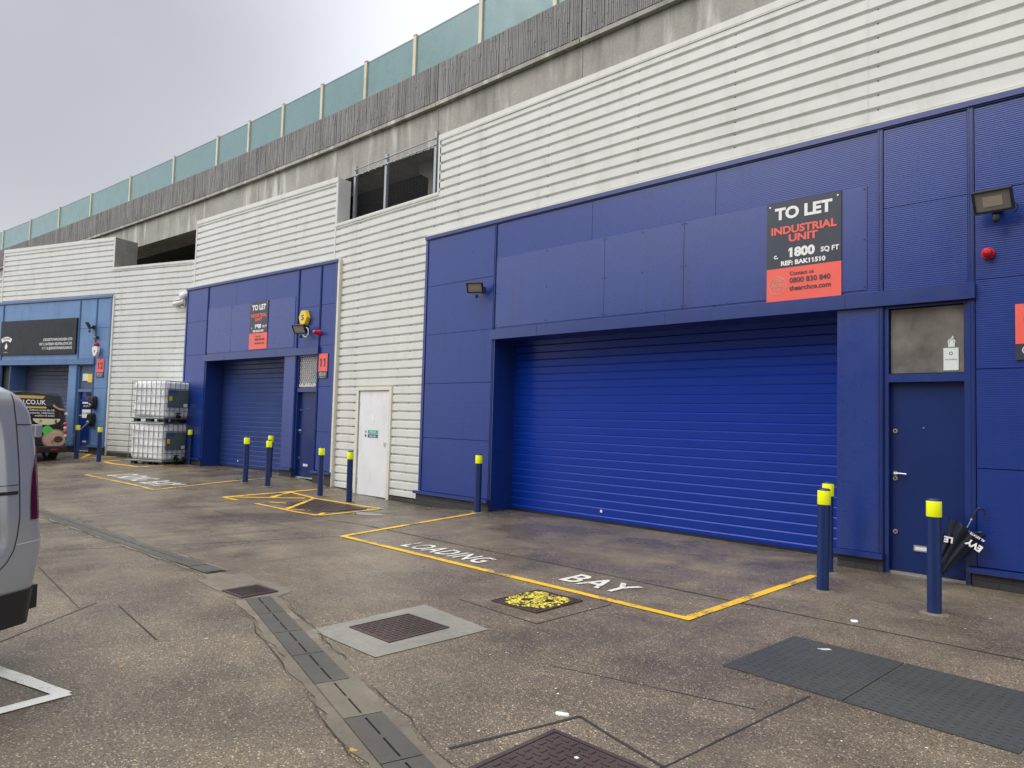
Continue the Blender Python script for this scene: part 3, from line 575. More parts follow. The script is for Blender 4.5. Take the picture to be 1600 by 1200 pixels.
# section of unit 11
sw2 = thing('cladding_wall', 'off white corrugated wall above the middle blue unit 11', 'wall', S2[0], S2[1]); d2 = .08
sheets(sw2, .50, 6.92, 5.09, zt - .03, d2, ph=.4); sheets(sw2, .33, .50, 5.09, 5.9, d2)
b = MB(); b.box(.25, 7.2, d2 - .05, d2 + .02, 5.067, 5.10, 'silver'); b.build('drip_flashing', sw2)
cap(sw2, .48, 6.94, zt - .03, d2); vtrim(sw2, 6.92, 5.85, zt + .07, d2, .06); vtrim(sw2, .50, 5.07, zt + .07, d2, .06)
b = MB(); b.box(6.92, 6.96, d2 + .0, d2 + .34, 5.93, zt + .05, 'silver'); b.build('opening_return', sw2)
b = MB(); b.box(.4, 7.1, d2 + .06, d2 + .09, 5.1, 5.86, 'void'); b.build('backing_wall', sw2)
for x in (3.77, 5.18, 6.6): bracket(sw2, x, d2, zt - .02)
b = MB(); b.box(7.185, 7.245, -.018, .10, .0, 5.06, 'cream'); b.build('edge_trim', sw2)
# section beside unit 12
sw3 = thing('cladding_wall', 'far off white corrugated wall behind the tank cages and above pale unit 12', 'wall', S3[0], S3[1]); d3 = .03
sheets(sw3, -3.02, .36, .30, 5.9, d3, ph=-1.1, step=1.6); sheets(sw3, -3.13, -3.02, 5.09, 5.9, d3); sheets(sw3, -8.63, -3.13, 5.09, 6.80, d3, ph=.3)
sheets(sw3, -13.5, -8.65, 5.09, 5.9, d3)
cap(sw3, -8.63, -3.13, 6.78, d3, h=.1); cap(sw3, -3.13, .36, 5.87, d3, h=.06); cap(sw3, -13.5, -8.63, 5.87, d3, h=.06); vtrim(sw3, -3.13, 5.85, 6.88, d3); vtrim(sw3, -3.02, .2, 5.06, d3 - .02, .07); vtrim(sw3, -8.63, 5.07, 6.88, d3)
b = MB(); b.box(-3.12, -3.09, d3, d3 + .75, 5.92, 6.86, 'pier'); b.build('opening_return', sw3)
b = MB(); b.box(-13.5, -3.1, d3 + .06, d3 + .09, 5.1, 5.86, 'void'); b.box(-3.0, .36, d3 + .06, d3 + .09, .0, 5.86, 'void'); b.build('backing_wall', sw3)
b = MB(); b.box(-2.95, .36, d3 - .02, d3 + .05, .05, .30, 'brick'); b.build('base_kerb', sw3)

# ------------------------------------------------------------------ railway viaduct behind
PATH = [(12, 9.35), (-3.8, 9.35), (-7.5, 9.34), (-11.3, 9.32), (-15.0, 9.22), (-18.7, 9.05), (-22.4, 8.82), (-26.1, 8.52), (-29.8, 8.20), (-33.5, 7.86), (-37.2, 7.5), (-41, 7.1), (-46, 6.5), (-52, 5.7), (-60, 4.5)]
via = thing('viaduct', 'weathered concrete railway viaduct rising behind the cladding', 'bridge', (-11.3, 9.3, 0)); VO = Vector((-11.3, 9.3))
def seg_frame(p, q):
    p, q = Vector(p), Vector(q); d = (q - p).normalized(); n = Vector((-d.y, d.x));
    if n.y < 0: n = -n
    return p - VO, d, (q - p).length, n
def sbox(b, F, s0, s1, t0, t1, z0, z1, m):
    p, d, Lh, n = F; P = lambda s_, t: p + d * s_ + n * t
    c = [P(s0, t0), P(s1, t0), P(s1, t1), P(s0, t1)]
    b.add([(v.x, v.y, z) for z in (z0, z1) for v in c], [(0, 3, 2, 1), (4, 5, 6, 7), (0, 1, 5, 4), (1, 2, 6, 5), (2, 3, 7, 6), (3, 0, 4, 7)], m)
PATH2 = []
for (a, c) in zip(PATH, PATH[1:]):
    k = max(1, round((Vector(c) - Vector(a)).length / 3.75)) if abs(a[0]) < 50 else 1
    for i in range(k): PATH2.append((a[0] + (c[0] - a[0]) * i / k, a[1] + (c[1] - a[1]) * i / k))
PATH2.append(PATH[-1])
for p, q in zip(PATH2, PATH2[1:]):
    F = seg_frame(p, q); Lh = F[2]
    b = MB(); sbox(b, F, .006, Lh - .006, 0, .9, 7.25, 8.06, 'conc'); b.build('beam', via)
    b = MB(); sbox(b, F, .01, Lh - .01, -.10, .85, 8.075, 8.15, 'conc'); b.build('ledge', via)
    b = MB(); sbox(b, F, .015, Lh - .015, -.055, .3, 8.155, 9.0, 'parapet')
    x = .06
    while x < Lh - .08:                                            # board-marked broken ribs, real relief
        w = random.uniform(.028, .045); z = 8.19
        while z < 8.98:
            h = random.choice([.1, .2, .35, .5, .8, .8]); z1 = min(z + h, 8.985)
            if p[0] > -40 and random.random() < .97: sbox(b, F, x, min(x + w * .74, Lh - .06), -.058 - random.uniform(.008, .020), -.05, z, z1 - .006, 'parapet')
            z = z1
        x += w
    b.build('parapet_panel', via)
b = MB(); 
for p, q in zip(PATH2, PATH2[1:]):
    F = seg_frame(p, q); sbox(b, F, -.05, F[2] + .05, .9, 9, 7.9, 8.1, 'void')
b.build('deck', via)
b = MB()
for p, q in zip(PATH2, PATH2[1:]):
    F = seg_frame(p, q); sbox(b, F, -.05, F[2] + .05, 3.0, 3.2, 4.5, 7.95, 'void')
b.build('rear_wall', via)
b = MB(); T = Matrix.Translation((11.3, -9.3, 0)); pts = [(-12.15, 5.2), (-11.2, 5.2), (-11.2, 7.26), (-12.45, 7.26), (-12.45, 7.05), (-12.1, 6.85)]
b.prism(pts, 9.75, 10.6, 'pier', T); b.build('pier', via)
b = MB(); b.box(-23.3, -21.6, 9.6, 10.4, 4.5, 7.24, 'pier', T); b.build('pier', via)
# efflorescence is in the beam material; green noise barrier on top
ns = thing('noise_barrier', 'teal glass noise barrier with cream posts along the viaduct parapet', 'fence', (-11.3, 9.3, 9.0))
def yat(x):
    for (a, c) in zip(PATH, PATH[1:]):
        if c[0] <= x <= a[0]: return a[1] + (c[1] - a[1]) * (x - a[0]) / (c[0] - a[0])
    return PATH[-1][1]
PX = [10.8, 8.9, 7.0, 5.1, 3.2, 1.3, -.6, -2.5, -4.4, -6.3, -8.2, -10.15, -12.22, -14.02, -15.85, -17.68, -19.47, -21.3, -24.14, -27.42, -30.86, -34.05, -37.35, -40.8, -44.2, -48, -52, -56]
pp = [(x, yat(x) + .08) for x in PX]
for i, (x, y) in enumerate(pp):
    F = seg_frame(pp[max(i - 1, 0)], pp[max(i, 1)]); d = F[1]; a = math.atan2(d.y, d.x)
    T = Matrix.Translation((x + 11.3, y - 9.3, 0)) @ Matrix.Rotation(a, 4, 'Z'); b = MB()
    b.box(-.045, .045, -.05, .05, .0, .97, 'post', T); b.box(-.055, .055, -.058, .058, .97, .985, 'post', T); b.build('post', ns)
for p, q in zip(pp, pp[1:]):
    p_, d, Lh, n = seg_frame(p, q); p_ = p_ ; b = MB()
    P = lambda s_, t: p_ + d * s_ + n * t
    c = [P(.05, -.012), P(Lh - .05, -.012), P(Lh - .05, .012), P(.05, .012)]
    b.add([(v.x, v.y, z) for z in (.0, .93) for v in c], [(0, 3, 2, 1), (4, 5, 6, 7), (0, 1, 5, 4), (1, 2, 6, 5), (2, 3, 7, 6), (3, 0, 4, 7)], 'green_glass')
    b.build('glass_panel', ns)
    b = MB(); c = [P(.05, -.02), P(Lh - .05, -.02), P(Lh - .05, .02), P(.05, .02)]
    b.add([(v.x, v.y, z) for z in (.93, .95) for v in c], [(0, 3, 2, 1), (4, 5, 6, 7), (0, 1, 5, 4), (1, 2, 6, 5), (2, 3, 7, 6), (3, 0, 4, 7)], 'galv'); b.build('top_rail', ns)
# wire mesh screen in the opening
ms = thing('mesh_screen', 'galvanised posts with black wire mesh in the gap above the cladding', 'fence', (-12.5, 9.1, 6.0))
for x in (-13.95, -12.75, -11.06):
    b = MB(); b.box(x + 12.5 - .035, x + 12.5 + .035, -.04, .03, -.02, 1.42 if x > -12 else 1.36, 'galv'); b.build('post', ms)
for z in (1.13, 1.27): b = MB(); b.cyl((-1.45, -.05, z), (1.46, -.05, z), .014, 'galv', 8); b.build('rail', ms)
b = MB()
for i in range(58): x = -1.42 + i * .05; b.box(x, x + .005, -.002, .002, .02, 1.12, 'screw')
for i in range(22): z = .03 + i * .05; b.box(-1.42, 1.46, -.003, .001, z, z + .005, 'screw')
b.build('wire_mesh', ms)
b = MB()
for i in range(12): x = -1.35 + i * .24; b.cyl((x, -.05, 1.10), (x, -.05, 1.15), .022, 'galv', 8)
b.build('clamp', ms)
b = MB(); b.box(0, .9, 0, .35, 0, .62, 'pier'); o = b.build('concrete_block'); o.location = W_(S3, -.6, 1.0, 5.95); o.rotation_euler = (0, 0, S3[1]); tag(o, 'mossy pale concrete block in the dark gap above the low far cladding', 'concrete block')

# ------------------------------------------------------------------ building across the yard (unseen behind the camera, right part made tall to darken panel reflections)
ob_ = thing('warehouse', 'unseen brick warehouse across the yard, raised at right to darken reflections', 'building', (-2, -11, 0))
b = MB(); b.box(-22, -6.01, -5, 0, 0, 6.6, 'oldbrick'); b.box(-6, 24, -5, 0, 0, 12.5, 'oldbrick'); b.build('wall', ob_)
b = MB(); b.box(-22.2, -6.01, -5.2, .15, 6.6, 6.85, 'conc'); b.box(-6.1, 24.2, -5.2, .15, 12.5, 12.75, 'conc'); b.build('roof', ob_)
for i in range(8):
    b = MB(); b.box(-19 + i * 5.2, -16.4 + i * 5.2, .0, .05, 3.6, 4.9, 'cream'); b.box(-18.9 + i * 5.2, -16.5 + i * 5.2, .05, .06, 3.7, 4.8, 'glassdark'); b.build('window', ob_)
    b = MB(); b.box(-18.9 + i * 5.2, -16.4 + i * 5.2, .0, .06, 0, 2.6, 'grey_shutter'); b.build('door', ob_)

# ------------------------------------------------------------------ boards
def to_let(S, s_, z, w, h, num, ref, label):
    o = thing('to_let_board', label, 'sign', W_(S, s_, -.022, z), S[1]); cut = h * .335
    b = MB(); b.box(-w / 2, w / 2, 0, .014, cut, h, 'signgrey'); b.build('board', o)
    b = MB(); b.box(-w / 2, w / 2, 0, .014, 0, cut - .0005, 'coral'); b.build('contact_strip', o)
    k = w / .9; q = .0035
    text('wording', 'TO LET', .20 * k, 0, h * .825, 'white', o, sx=1.04, off=.0085, y=-.004)
    text('wording', 'INDUSTRIAL', .130 * k, 0, h * .675, 'coral', o, sx=1.10, off=.0048); text('wording', 'UNIT', .125 * k, 0, h * .59, 'coral', o, sx=1.2, off=.0048)
    text('wording', num, .150 * k, -.02, h * .44, 'white', o, sx=1.08, off=.008); text('wording', 'c.', .085 * k, -.33 * k, h * .435, 'white', o, off=.003); text('wording', 'SQ FT', .080 * k, .32 * k, h * .447, 'white', o, off=.003)
    text('wording', ref, .076 * k, 0, h * .36, 'white', o, sx=1.1, off=.0035)
    text('wording', 'Contact us', .066 * k, -.16 * k, h * .255, 'signgrey', o, off=.0012, align='LEFT'); text('wording', '0800 830 840', .088 * k, -.16 * k, h * .18, 'signgrey', o, off=.0018, align='LEFT'); text('wording', 'thearchco.com', .082 * k, -.16 * k, h * .105, 'signgrey', o, off=.0018, align='LEFT')
    b = MB(); ring(b, -.31 * k, h * .165, .105 * k, .112 * k, -.003, 'pink'); b.build('logo_ring', o)
    for tx, zz in (('THE', .20), ('ARCH', .150), ('CO', .10)): text('wording', tx, .058 * k, -.31 * k, h * zz, 'pink', o, off=.001)
    for x in (-w / 2 + .04, w / 2 - .04): b = MB(); b.cyl((x, 0, h - .05), (x, -.006, h - .05), .011, 'chrome', 12); b.build('screw', o)
    return o
to_let(S1, -3.40, 3.115, .90, 1.26, '1800', 'REF: BAK11510', 'large dark grey and coral to let board offering 1800 sq ft')
to_let(S2, 4.07, 3.18, .80, 1.20, '1900', 'REF: BAK11509', 'smaller looking to let board offering 1900 sq ft on unit 11')
def number(S, s_, z, n_, label, w=.32):
    o = thing('number_sign', label, 'sign', W_(S, s_, -.02, z), S[1]); b = MB(); b.box(-w / 2, w / 2, 0, .012, .16, .56, 'coral'); b.build('board', o)
    b = MB(); b.box(-w / 2, w / 2, 0, .012, 0, .158, 'signgrey'); b.build('name_strip', o)
    text('number', n_, .26, 0, .27, 'signgrey', o, off=.007); b = MB(); ring(b, -w * .24, .095, .034, .042, -.003, 'white', 24); b.build('logo_ring', o)
    text('wording', 'THE', .024, -w * .24, .107, 'white', o); text('wording', 'ARCH', .024, -w * .24, .088, 'white', o); text('wording', 'CO', .024, -w * .24, .068, 'white', o)
    text('wording', 'THE ARCH', .04, w * .17, .10, 'white', o, sx=.8); text('wording', 'COMPANY', .04, w * .17, .06, 'white', o, sx=.8); text('wording', 'thearchco.com', .03, 0, .018, 'white', o)
number(S1, -1.09, 2.30, '10', 'coral number sign cut off by the right edge of the picture', .37)
number(S2, 6.78, 2.40, '11', 'coral number 11 sign beside the mesh fanlight')
number(S3, -3.42, 2.55, '12', 'coral number 12 sign on the pale blue unit')
o = thing('name_board', 'long glossy black company name board above the far grey shutter', 'sign', W_(S3, -6.5, -.05, 3.29), S3[1])
b = MB(); b.box(-1.92, 1.92, 0, .05, 0, 1.13, 'black'); b.build('board', o)
text('wording', 'CROSSTOWN DOUGH LTD', .115, 1.76, .43, 'white', o, align='RIGHT', off=.002); text('wording', 'UNIT 12, CANTERBURY INDUSTRIAL ESTATE, SE15', .115, 1.76, .29, 'white', o, align='RIGHT', off=.002, sx=.63); text('wording', 'F / T / IG @CROSSTOWNDOUGHNUTS', .115, 1.76, .155, 'white', o, align='RIGHT', off=.002, sx=.72)
b = MB(); n = 16; vs = [(-1.58 + r * math.sin(a), -.004, .05 + r * math.cos(a)) for r in (.42, .56) for a in [(-.55 + 1.1 * i / n) for i in range(n + 1)]]
b.add(vs, [(i, i + 1, n + 2 + i, n + 1 + i) for i in range(n)], 'white'); b.build('logo_arch', o)
b = MB(); b.prism([(-1.58, .42), (-1.515, .30), (-1.53, .22), (-1.58, .19), (-1.64, .22), (-1.65, .30), (-1.60, .36)], -.005, -.001, 'white'); b.build('logo_drop', o)
text('wording', 'CROSSTOWN', .10, -1.58, .505, 'black', o, y=-.006, sx=.62, off=.001); text('wording', 'doughnuts', .05, -1.58, .08, 'white', o)
# notices on the far door
for x, z, w, h, tx, m1, m2, lb in ((-4.0, 1.98, .26, .22, 'OPEN', 'black', 'white', 'small black notice highest on the far blue door'), (-4.05, 1.74, .46, .05, '', 'white', 'white', 'white strip label below the black notice on the far door'), (-4.05, 1.58, .44, .13, 'DELIVERIES', 'black', 'white', 'black and white notice in the middle of the far door'), (-4.05, 1.30, .44, .26, 'TO UNIT 12', 'white', 'black', 'white notice lowest on the far door')):
    o = thing('door_notice', lb, 'notice', W_(S3, x, .08, z), S3[1]); b = MB(); b.box(-w / 2, w / 2, 0, .006, 0, h, m1); b.build('board', o)
    if tx: text('wording', tx, .08, 0, h * .45, m2, o, sx=.9)
b = MB(); b.box(-.12, .12, 0, .01, 0, .22, 'cardboard'); o = b.build('door_notice'); o.location = W_(S3, -4.18, .055, 2.45); o.rotation_euler = (0, 0, S3[1]); tag(o, 'pale green sticker on the dark pane above the far door', 'sticker')
b = MB(); b.box(-.1, .1, 0, .01, 0, .26, 'alarm'); o = b.build('door_notice'); o.location = W_(S3, -3.96, .055, 2.40); o.rotation_euler = (0, 0, S3[1]); tag(o, 'yellow sticker on the dark pane above the far door', 'sticker')

# ------------------------------------------------------------------ wall mounted equipment
def flood(S, s_, z, sc, label, yaw=-.5, tilt=.75, led='lens', loop=False):
    o = thing('floodlight', label, 'floodlight', W_(S, s_, -.02, z), S[1])
    b = MB(); b.box(-.05 * sc, .05 * sc, -.03, .018, -.05, .05, 'plastic'); b.cyl((0, -.03, 0), (0, -.16 * sc, -.02), .014, 'plastic', 10); b.build('wall_arm', o)
    T = Matrix.Translation((0, -.2 * sc, .02)) @ Matrix.Rotation(yaw, 4, 'Z') @ Matrix.Rotation(tilt, 4, 'X'); w, h = .17 * sc, .115 * sc
    b = MB(); b.box(-w, w, -.02, .03, -h, h, 'plastic', T)
    for x0, x1, z0, z1 in ((-w, w, h - .018, h), (-w, w, -h, -h + .018), (-w, -w + .018, -h + .018, h - .018), (w - .018, w, -h + .018, h - .018)): b.box(x0, x1, -.035, -.02, z0, z1, 'plastic', T)
    for i in range(7): b.box(-w * .8 + i * w * .25, -w * .8 + i * w * .25 + .006, .03, .05, -h * .8, h * .8, 'plastic', T)
    b.build('housing', o)
    b = MB(); b.box(-w + .02, w - .02, -.0225, -.0205, -h + .02, h - .02, led, T); b.box(-w * .5, w * .5, -.026, -.0228, -h * .45, h * .45, 'led', T); b.build('lens', o)
    b = MB(); b.cyl((.02, -.17 * sc, -.13 * sc), (.02, -.17 * sc, -.17 * sc), .035 * sc, 'plastic', 14); b.ball((.02, -.17 * sc, -.17 * sc), .034 * sc, 'plastic'); b.build('motion_sensor', o)
    b = MB(); R_ = .055 * sc if not loop else .11; c0 = (.14 * sc, -.12 * sc, -.06 * sc)
    b.tube([(c0[0] + R_ * math.cos(a), c0[1], c0[2] + R_ * math.sin(a)) for a in [(-.5 if not loop else -.2) * PI + (1.3 if not loop else 2) * PI * i / 14 for i in range(15)]], .006 if not loop else .011, 'plastic' if not loop else 'white', 6); b.build('cable', o)
    return o
flood(S1, -1.42, 3.88, 1.0, 'large black floodlight above and right of the near blue door', yaw=-.05, tilt=.55)
flood(S1, -9.05, 3.86, .85, 'black floodlight on the left panel of the widest unit', yaw=.55, tilt=.6, led='led')
flood(S2, 6.1, 3.52, .95, 'black floodlight with a white coiled cable on unit 11', yaw=.35, tilt=.6, led='led', loop=True)
flood(S3, -3.80, 4.10, .9, 'black floodlight on the pale blue unit above number 12', yaw=-.7, tilt=.5)
def beacon(S, s_, z, r, label, ln=.09):
    o = thing('alarm_beacon', label, 'alarm', W_(S, s_, -.015, z), S[1]); b = MB(); b.cyl((0, .014, 0), (0, -.025, 0), r * 1.05, 'red', 20); b.build('base', o)
    b = MB(); b.cyl((0, -.025, 0), (0, -ln, 0), r * .9, 'red', 20, r2=r * .72); b.cyl((0, -ln, 0), (0, -ln - .02, 0), r * .72, 'red', 20, r2=r * .3); b.build('dome', o)
beacon(S1, -1.50, 3.41, .055, 'red alarm beacon right of the near door lintel'); beacon(S2, 6.6, 3.44, .06, 'red alarm beacon beside the coiled cable floodlight on unit 11', .16); beacon(S3, -3.60, 3.56, .055, 'red alarm beacon above the shield shaped box on pale unit 12')
o = thing('alarm_box', 'yellow hexagonal intruder alarm box above the unit 11 floodlight', 'alarm', W_(S2, 6.05, -.005, 3.82), S2[1])
hexa = [(.17 * math.cos(rad(60 * i + 0)), .20 * math.sin(rad(60 * i + 0))) for i in range(6)]
b = MB(); n = 6; vs = [(x, 0, z) for x, z in hexa] + [(x * .92, -.10, z * .92) for x, z in hexa]; b.add(vs, [tuple(range(6)), tuple(range(6, 12))[::-1]] + [(i, 6 + i, 6 + (i + 1) % 6, (i + 1) % 6) for i in range(6)], 'alarm'); b.build('case', o, bevel=.008)
text('emblem', 'S', .17, 0, -.055, 'navy', o, y=-.103, sx=1.3, off=.006)
b = MB(); b.box(-.06, .06, -.07, -.01, -.225, -.19, 'plastic'); b.build('strobe', o)
o = thing('alarm_box', 'white shield shaped alarm box with a dark emblem above number 12', 'alarm', W_(S3, -3.53, -.06, 3.34), S3[1])
sh_ = [(a * .72, c * .72) for a, c in [(-.16, .18), (0, .21), (.16, .18), (.15, -.02), (.08, -.15), (0, -.22), (-.08, -.15), (-.15, -.02)]]
b = MB(); b.prism(sh_, -.09, 0, 'cctv'); b.build('case', o); text('emblem', 'V', .13, 0, -.05, 'tankplate', o, y=-.093, off=.006)
b = MB(); b.cyl((0, 0, 0), (0, -.08, -.02), .05, 'plastic', 16); b.ball((0, -.09, -.02), .05, 'lens'); o = b.build('motion_sensor'); o.location = W_(S3, -3.62, -.01, 3.78); o.rotation_euler = (0, 0, S3[1]); tag(o, 'small dark sensor between floodlight and red beacon on unit 12', 'sensor')
o = thing('security_camera', 'white bullet security camera with a round box at the edge of unit 11', 'security camera', W_(S2, .30, .02, 4.70), S2[1] )
b = MB(); b.box(-.08, .02, -.03, .08, -.10, .12, 'plastic'); b.build('mount', o)
b = MB(); b.ball((-.20, -.04, .17), .12, 'cctv'); b.cyl((-.2, .06, .17), (-.2, -.04, .17), .12, 'cctv'); b.build('junction_box', o)
b = MB(); b.cyl((-.12, -.04, .02), (-.60, -.10, -.03), .065, 'cctv', 16); b.cyl((-.60, -.10, -.03), (-.605, -.101, -.0305), .055, 'plastic', 16); b.box(-.62, -.2, -.14, .0, .06, .075, 'cctv'); b.build('camera_body', o)
b = MB(); b.tube([(-.1, -.03, .02), (-.16, -.03, -.16), (-.28, -.05, -.12)], .012, 'cctv', 6); b.build('cable', o)
def ev(s_, z, label, cable=False):
    o = thing('charger_box', label, 'vehicle charger', W_(S3, s_, -.005, z), S3[1]); b = MB()
    pts = [(.125 * math.copysign(abs(math.cos(a)) ** .6, math.cos(a)), .20 * math.copysign(abs(math.sin(a)) ** .75, math.sin(a))) for a in [2 * PI * i / 28 for i in range(28)]]
    b.prism(pts, -.10, 0, 'plastic'); b.prism([(x * .82, z_ * .85) for x, z_ in pts], -.15, -.10, 'plastic'); b.build('case', o, bevel=.01)
    b = MB(); b.cyl((0, -.15, -.08), (0, -.19, -.10), .05, 'galv', 16); b.build('socket', o)
    if cable:
        b = MB(); pts = []
        for i in range(15): t_ = i / 14; pts.append((-1.25 * t_, -.18 - .9 * t_, -.12 - .9 * t_ - .25 * math.sin(PI * t_)))
        b.tube(pts, .012, 'tan', 6); b.build('cable', o)
ev(-3.58, 1.78, 'upper black rounded charger box on pale unit 12'); ev(-3.62, 1.26, 'lower black rounded charger box with a trailing cable on pale unit 12', True)
# mesh grille and clutter behind unit 11 fanlight
o = thing('window_grille', 'white expanded mesh grille over the unit 11 fanlight', 'grille', W_(S2, (d11a + d11b) / 2, .04, 2.2), S2[1]); b = MB(); w = (d11b - d11a) / 2 - .01
for i in range(9):
    for j in range(14):
        cx, cz = -w + .04 + i * (2 * w - .08) / 8, .03 + j * .053; c_ = cx + (.02 if j % 2 else 0)
        b.tube([(c_ - .02, 0, cz), (c_ - .005, -.004, cz + .022), (c_ + .012, -.002, cz + .045)], .004, 'cctv', 4); b.tube([(c_ + .03, 0, cz), (c_ + .018, -.004, cz + .02), (c_ + .002, -.002, cz + .045)], .004, 'cctv', 4)
b.build('mesh', o)
b = MB()
for i in range(16): x = -w + .03 + i * .04; b.cyl((x, .045, .02), (x + random.uniform(-.02, .02), .045, random.uniform(.06, .12)), .012, 'white', 6)
o2 = b.build('stored_items'); o2.parent = None; o2.location = W_(S2, (d11a + d11b) / 2, .0, 2.2); o2.rotation_euler = (0, 0, S2[1]); tag(o2, 'white clutter along the sill of the unit 11 fanlight', 'stored items')

# ------------------------------------------------------------------ bollards
def make_bollard(name, loc, band='hivis', h=.98, r=.056):
    o = thing(name, 'x', 'bollard', loc, 0, 'blue bollards with yellow bands'); b = MB(); b.lathe([(r, -.05), (r, h - .155)], 'boll', 28); b.build('post', o)
    b = MB(); b.lathe([(r + .003, h - .155), (r + .004, h - .15), (r + .004, h - .025), (r + .002, h - .02)], band, 28); b.build('reflective_band', o)
    b = MB(); b.lathe([(r, h - .022), (r, h - .008), (r - .012, h), (0.0001, h + .002)], 'boll', 28); b.build('cap', o)
    b = MB(); b.lathe([(r + .001, .007), (r + .05, .006), (r + .06, .0)], 'repair', 28); b.build('footing', o); return o
proto = {}
BOL = [(-1.64, 7.03, 'hivis', 'rightmost bollard standing in front of the near blue door and umbrella'), (-2.62, 7.14, 'hivis', 'front bollard of the pair at the right end of the wide shutter'), (-2.92, 8.1, 'hivis', 'rear bollard of the pair at the right end of the wide shutter'),
       (-8.76, 8.35, 'hivis', 'bollard at the left end of the wide bright blue shutter'), (-11.68, 7.74, 'hivis', 'bollard directly in front of the white door frame'), (-12.72, 7.74, 'hivis', 'bollard at the back edge of the hatched box near unit 11'),
       (-14.12, 7.33, 'hivis', 'front bollard of the pair before the unit 11 door'), (-14.69, 7.11, 'hivis', 'bollard in front of the middle of the unit 11 shutter'), (-15.35, 8.0, 'hivis', 'rear bollard of the pair before the unit 11 door'),
       (-19.9, 8.0, 'hivis', 'bollard at the left pier of unit 11 beside the tank cages'), (-23.05, 6.10, 'hivis_faded', 'bollard right behind the black van'), (-21.77, 6.31, 'hivis_faded', 'bollard between the black van and the tank cages')]
for x, y, m, lb in BOL:
    z = g(x, y)
    if m not in proto: o = proto[m] = make_bollard('bollard', (x, y, z), m)
    else:
        s_ = proto[m]; o = s_.copy(); COL.objects.link(o); o.location = (x, y, z)
        for ch in list(s_.children): c_ = ch.copy(); COL.objects.link(c_); c_.parent = o
        o.rotation_euler = (random.uniform(-.008, .008), random.uniform(-.008, .008), random.random() * 6)
    o['label'] = lb

# ------------------------------------------------------------------ tank cages
def ibc(loc, rz, label, pale):
    o = thing('tank_cage', label, 'bulk tank', loc, rz, 'stacked caged tanks'); w, d = 1.2, 1.0
    b = MB()
    for x in (-.55, -.05, .45):
        for y in (-.45, -.06, .33): b.box(x, x + .13, y, y + .12, 0, .10, 'plastic')
    b.build('pallet_foot', o); b = MB(); b.box(-.6, .6, -.5, .5, .10, .125, 'cage')
    for y in (-.49, -.05, .43): b.box(-.6, .6, y, y + .06, .0, .02, 'cage')
    b.build('pallet', o)
    me = MB(); nx_, nz_ = 1, 1; bm = bmesh.new(); bmesh.ops.create_cube(bm, size=1); bmesh.ops.scale(bm, vec=(1.15, .95, .98), verts=bm.verts); bmesh.ops.translate(bm, vec=(0, 0, .635), verts=bm.verts)
    bmesh.ops.bevel(bm, geom=list(bm.edges), offset=.09, segments=4, affect='EDGES', profile=.5); bmesh.ops.subdivide_edges(bm, edges=[e for e in bm.edges if e.calc_length() > .3], cuts=7, use_grid_fill=True)
    for v in bm.verts:
        v.co.x += .012 * math.sin(v.co.z * 17 + v.co.y * 3); v.co.y += .012 * math.sin(v.co.z * 19 + v.co.x * 4)
    ms_ = D.meshes.new('tank'); bm.to_mesh(ms_); bm.free(); ms_.materials.append(M['tank']); [setattr(p, 'use_smooth', True) for p in ms_.polygons]; tk = D.objects.new('tank', ms_); COL.objects.link(tk); tk.parent = o
    b = MB(); b.cyl((.2, .1, 1.11), (.2, .1, 1.16), .09, 'plastic', 18); b.build('lid', o)
    b = MB(); zs = [.13, .33, .53, .73, .93, 1.13]; r = .009
    for z in zs:
        P_ = [(-w / 2, -d / 2, z), (w / 2, -d / 2, z), (w / 2, d / 2, z), (-w / 2, d / 2, z), (-w / 2, -d / 2, z)]; b.tube(P_, r if z not in (.13, 1.13) else .013, 'cage', 8)
    for i in range(8):
        x = -w / 2 + w * i / 7
        for y in (-d / 2, d / 2): b.cyl((x, y, .12), (x, y, 1.13), r, 'cage', 8)
    for i in range(1, 6):
        y = -d / 2 + d * i / 6
        for x in (-w / 2, w / 2): b.cyl((x, y, .12), (x, y, 1.13), r, 'cage', 8)
    b.build('cage', o)
    b = MB(); b.box(w / 2 + .012, w / 2 + .018, -.42, .28, .42, .90, 'tankplate'); pl = b.build('label_plate', o)
    b = MB(); b.box(w / 2 + .018, w / 2 + .021, -.38, -.12, .80, .87, 'navy'); b.build('sticker', pl); b = MB(); b.box(w / 2 + .018, w / 2 + .021, -.38, -.28, .60, .72, 'alarm'); b.build('sticker', pl); b = MB(); b.box(w / 2 + .018, w / 2 + .021, .12, .25, .44, .53, 'white'); b.build('sticker', pl)
    b = MB(); b.cyl((w / 2 - .02, -.05, .20), (w / 2 + .08, -.05, .17), .045, 'plastic', 14); b.box(w / 2 + .02, w / 2 + .05, -.14, .04, .25, .28, 'plastic'); b.cyl((w / 2 + .03, -.05, .18), (w / 2 + .03, -.05, .27), .02, 'plastic', 10); b.build('outlet_valve', o)
    return o
ia = rad(24); ic = Vector((-19.93, 7.30)); cx_, cy_ = ic.x - (.6 * math.cos(ia) - -.5 * -math.sin(ia) * -1) , ic.y
# near corner is local (+.6,-.5)
cx_ = ic.x - (.6 * math.cos(ia) + .5 * math.sin(ia)); cy_ = ic.y - (.6 * math.sin(ia) - .5 * math.cos(ia)); gz_ = .10
ibc((cx_, cy_, gz_), ia, 'lower white caged liquid tank standing on the ground by unit 11', True); ibc((cx_ + .02, cy_ + .01, gz_ + 1.155), ia - .02, 'upper white caged liquid tank stacked on the other', False)

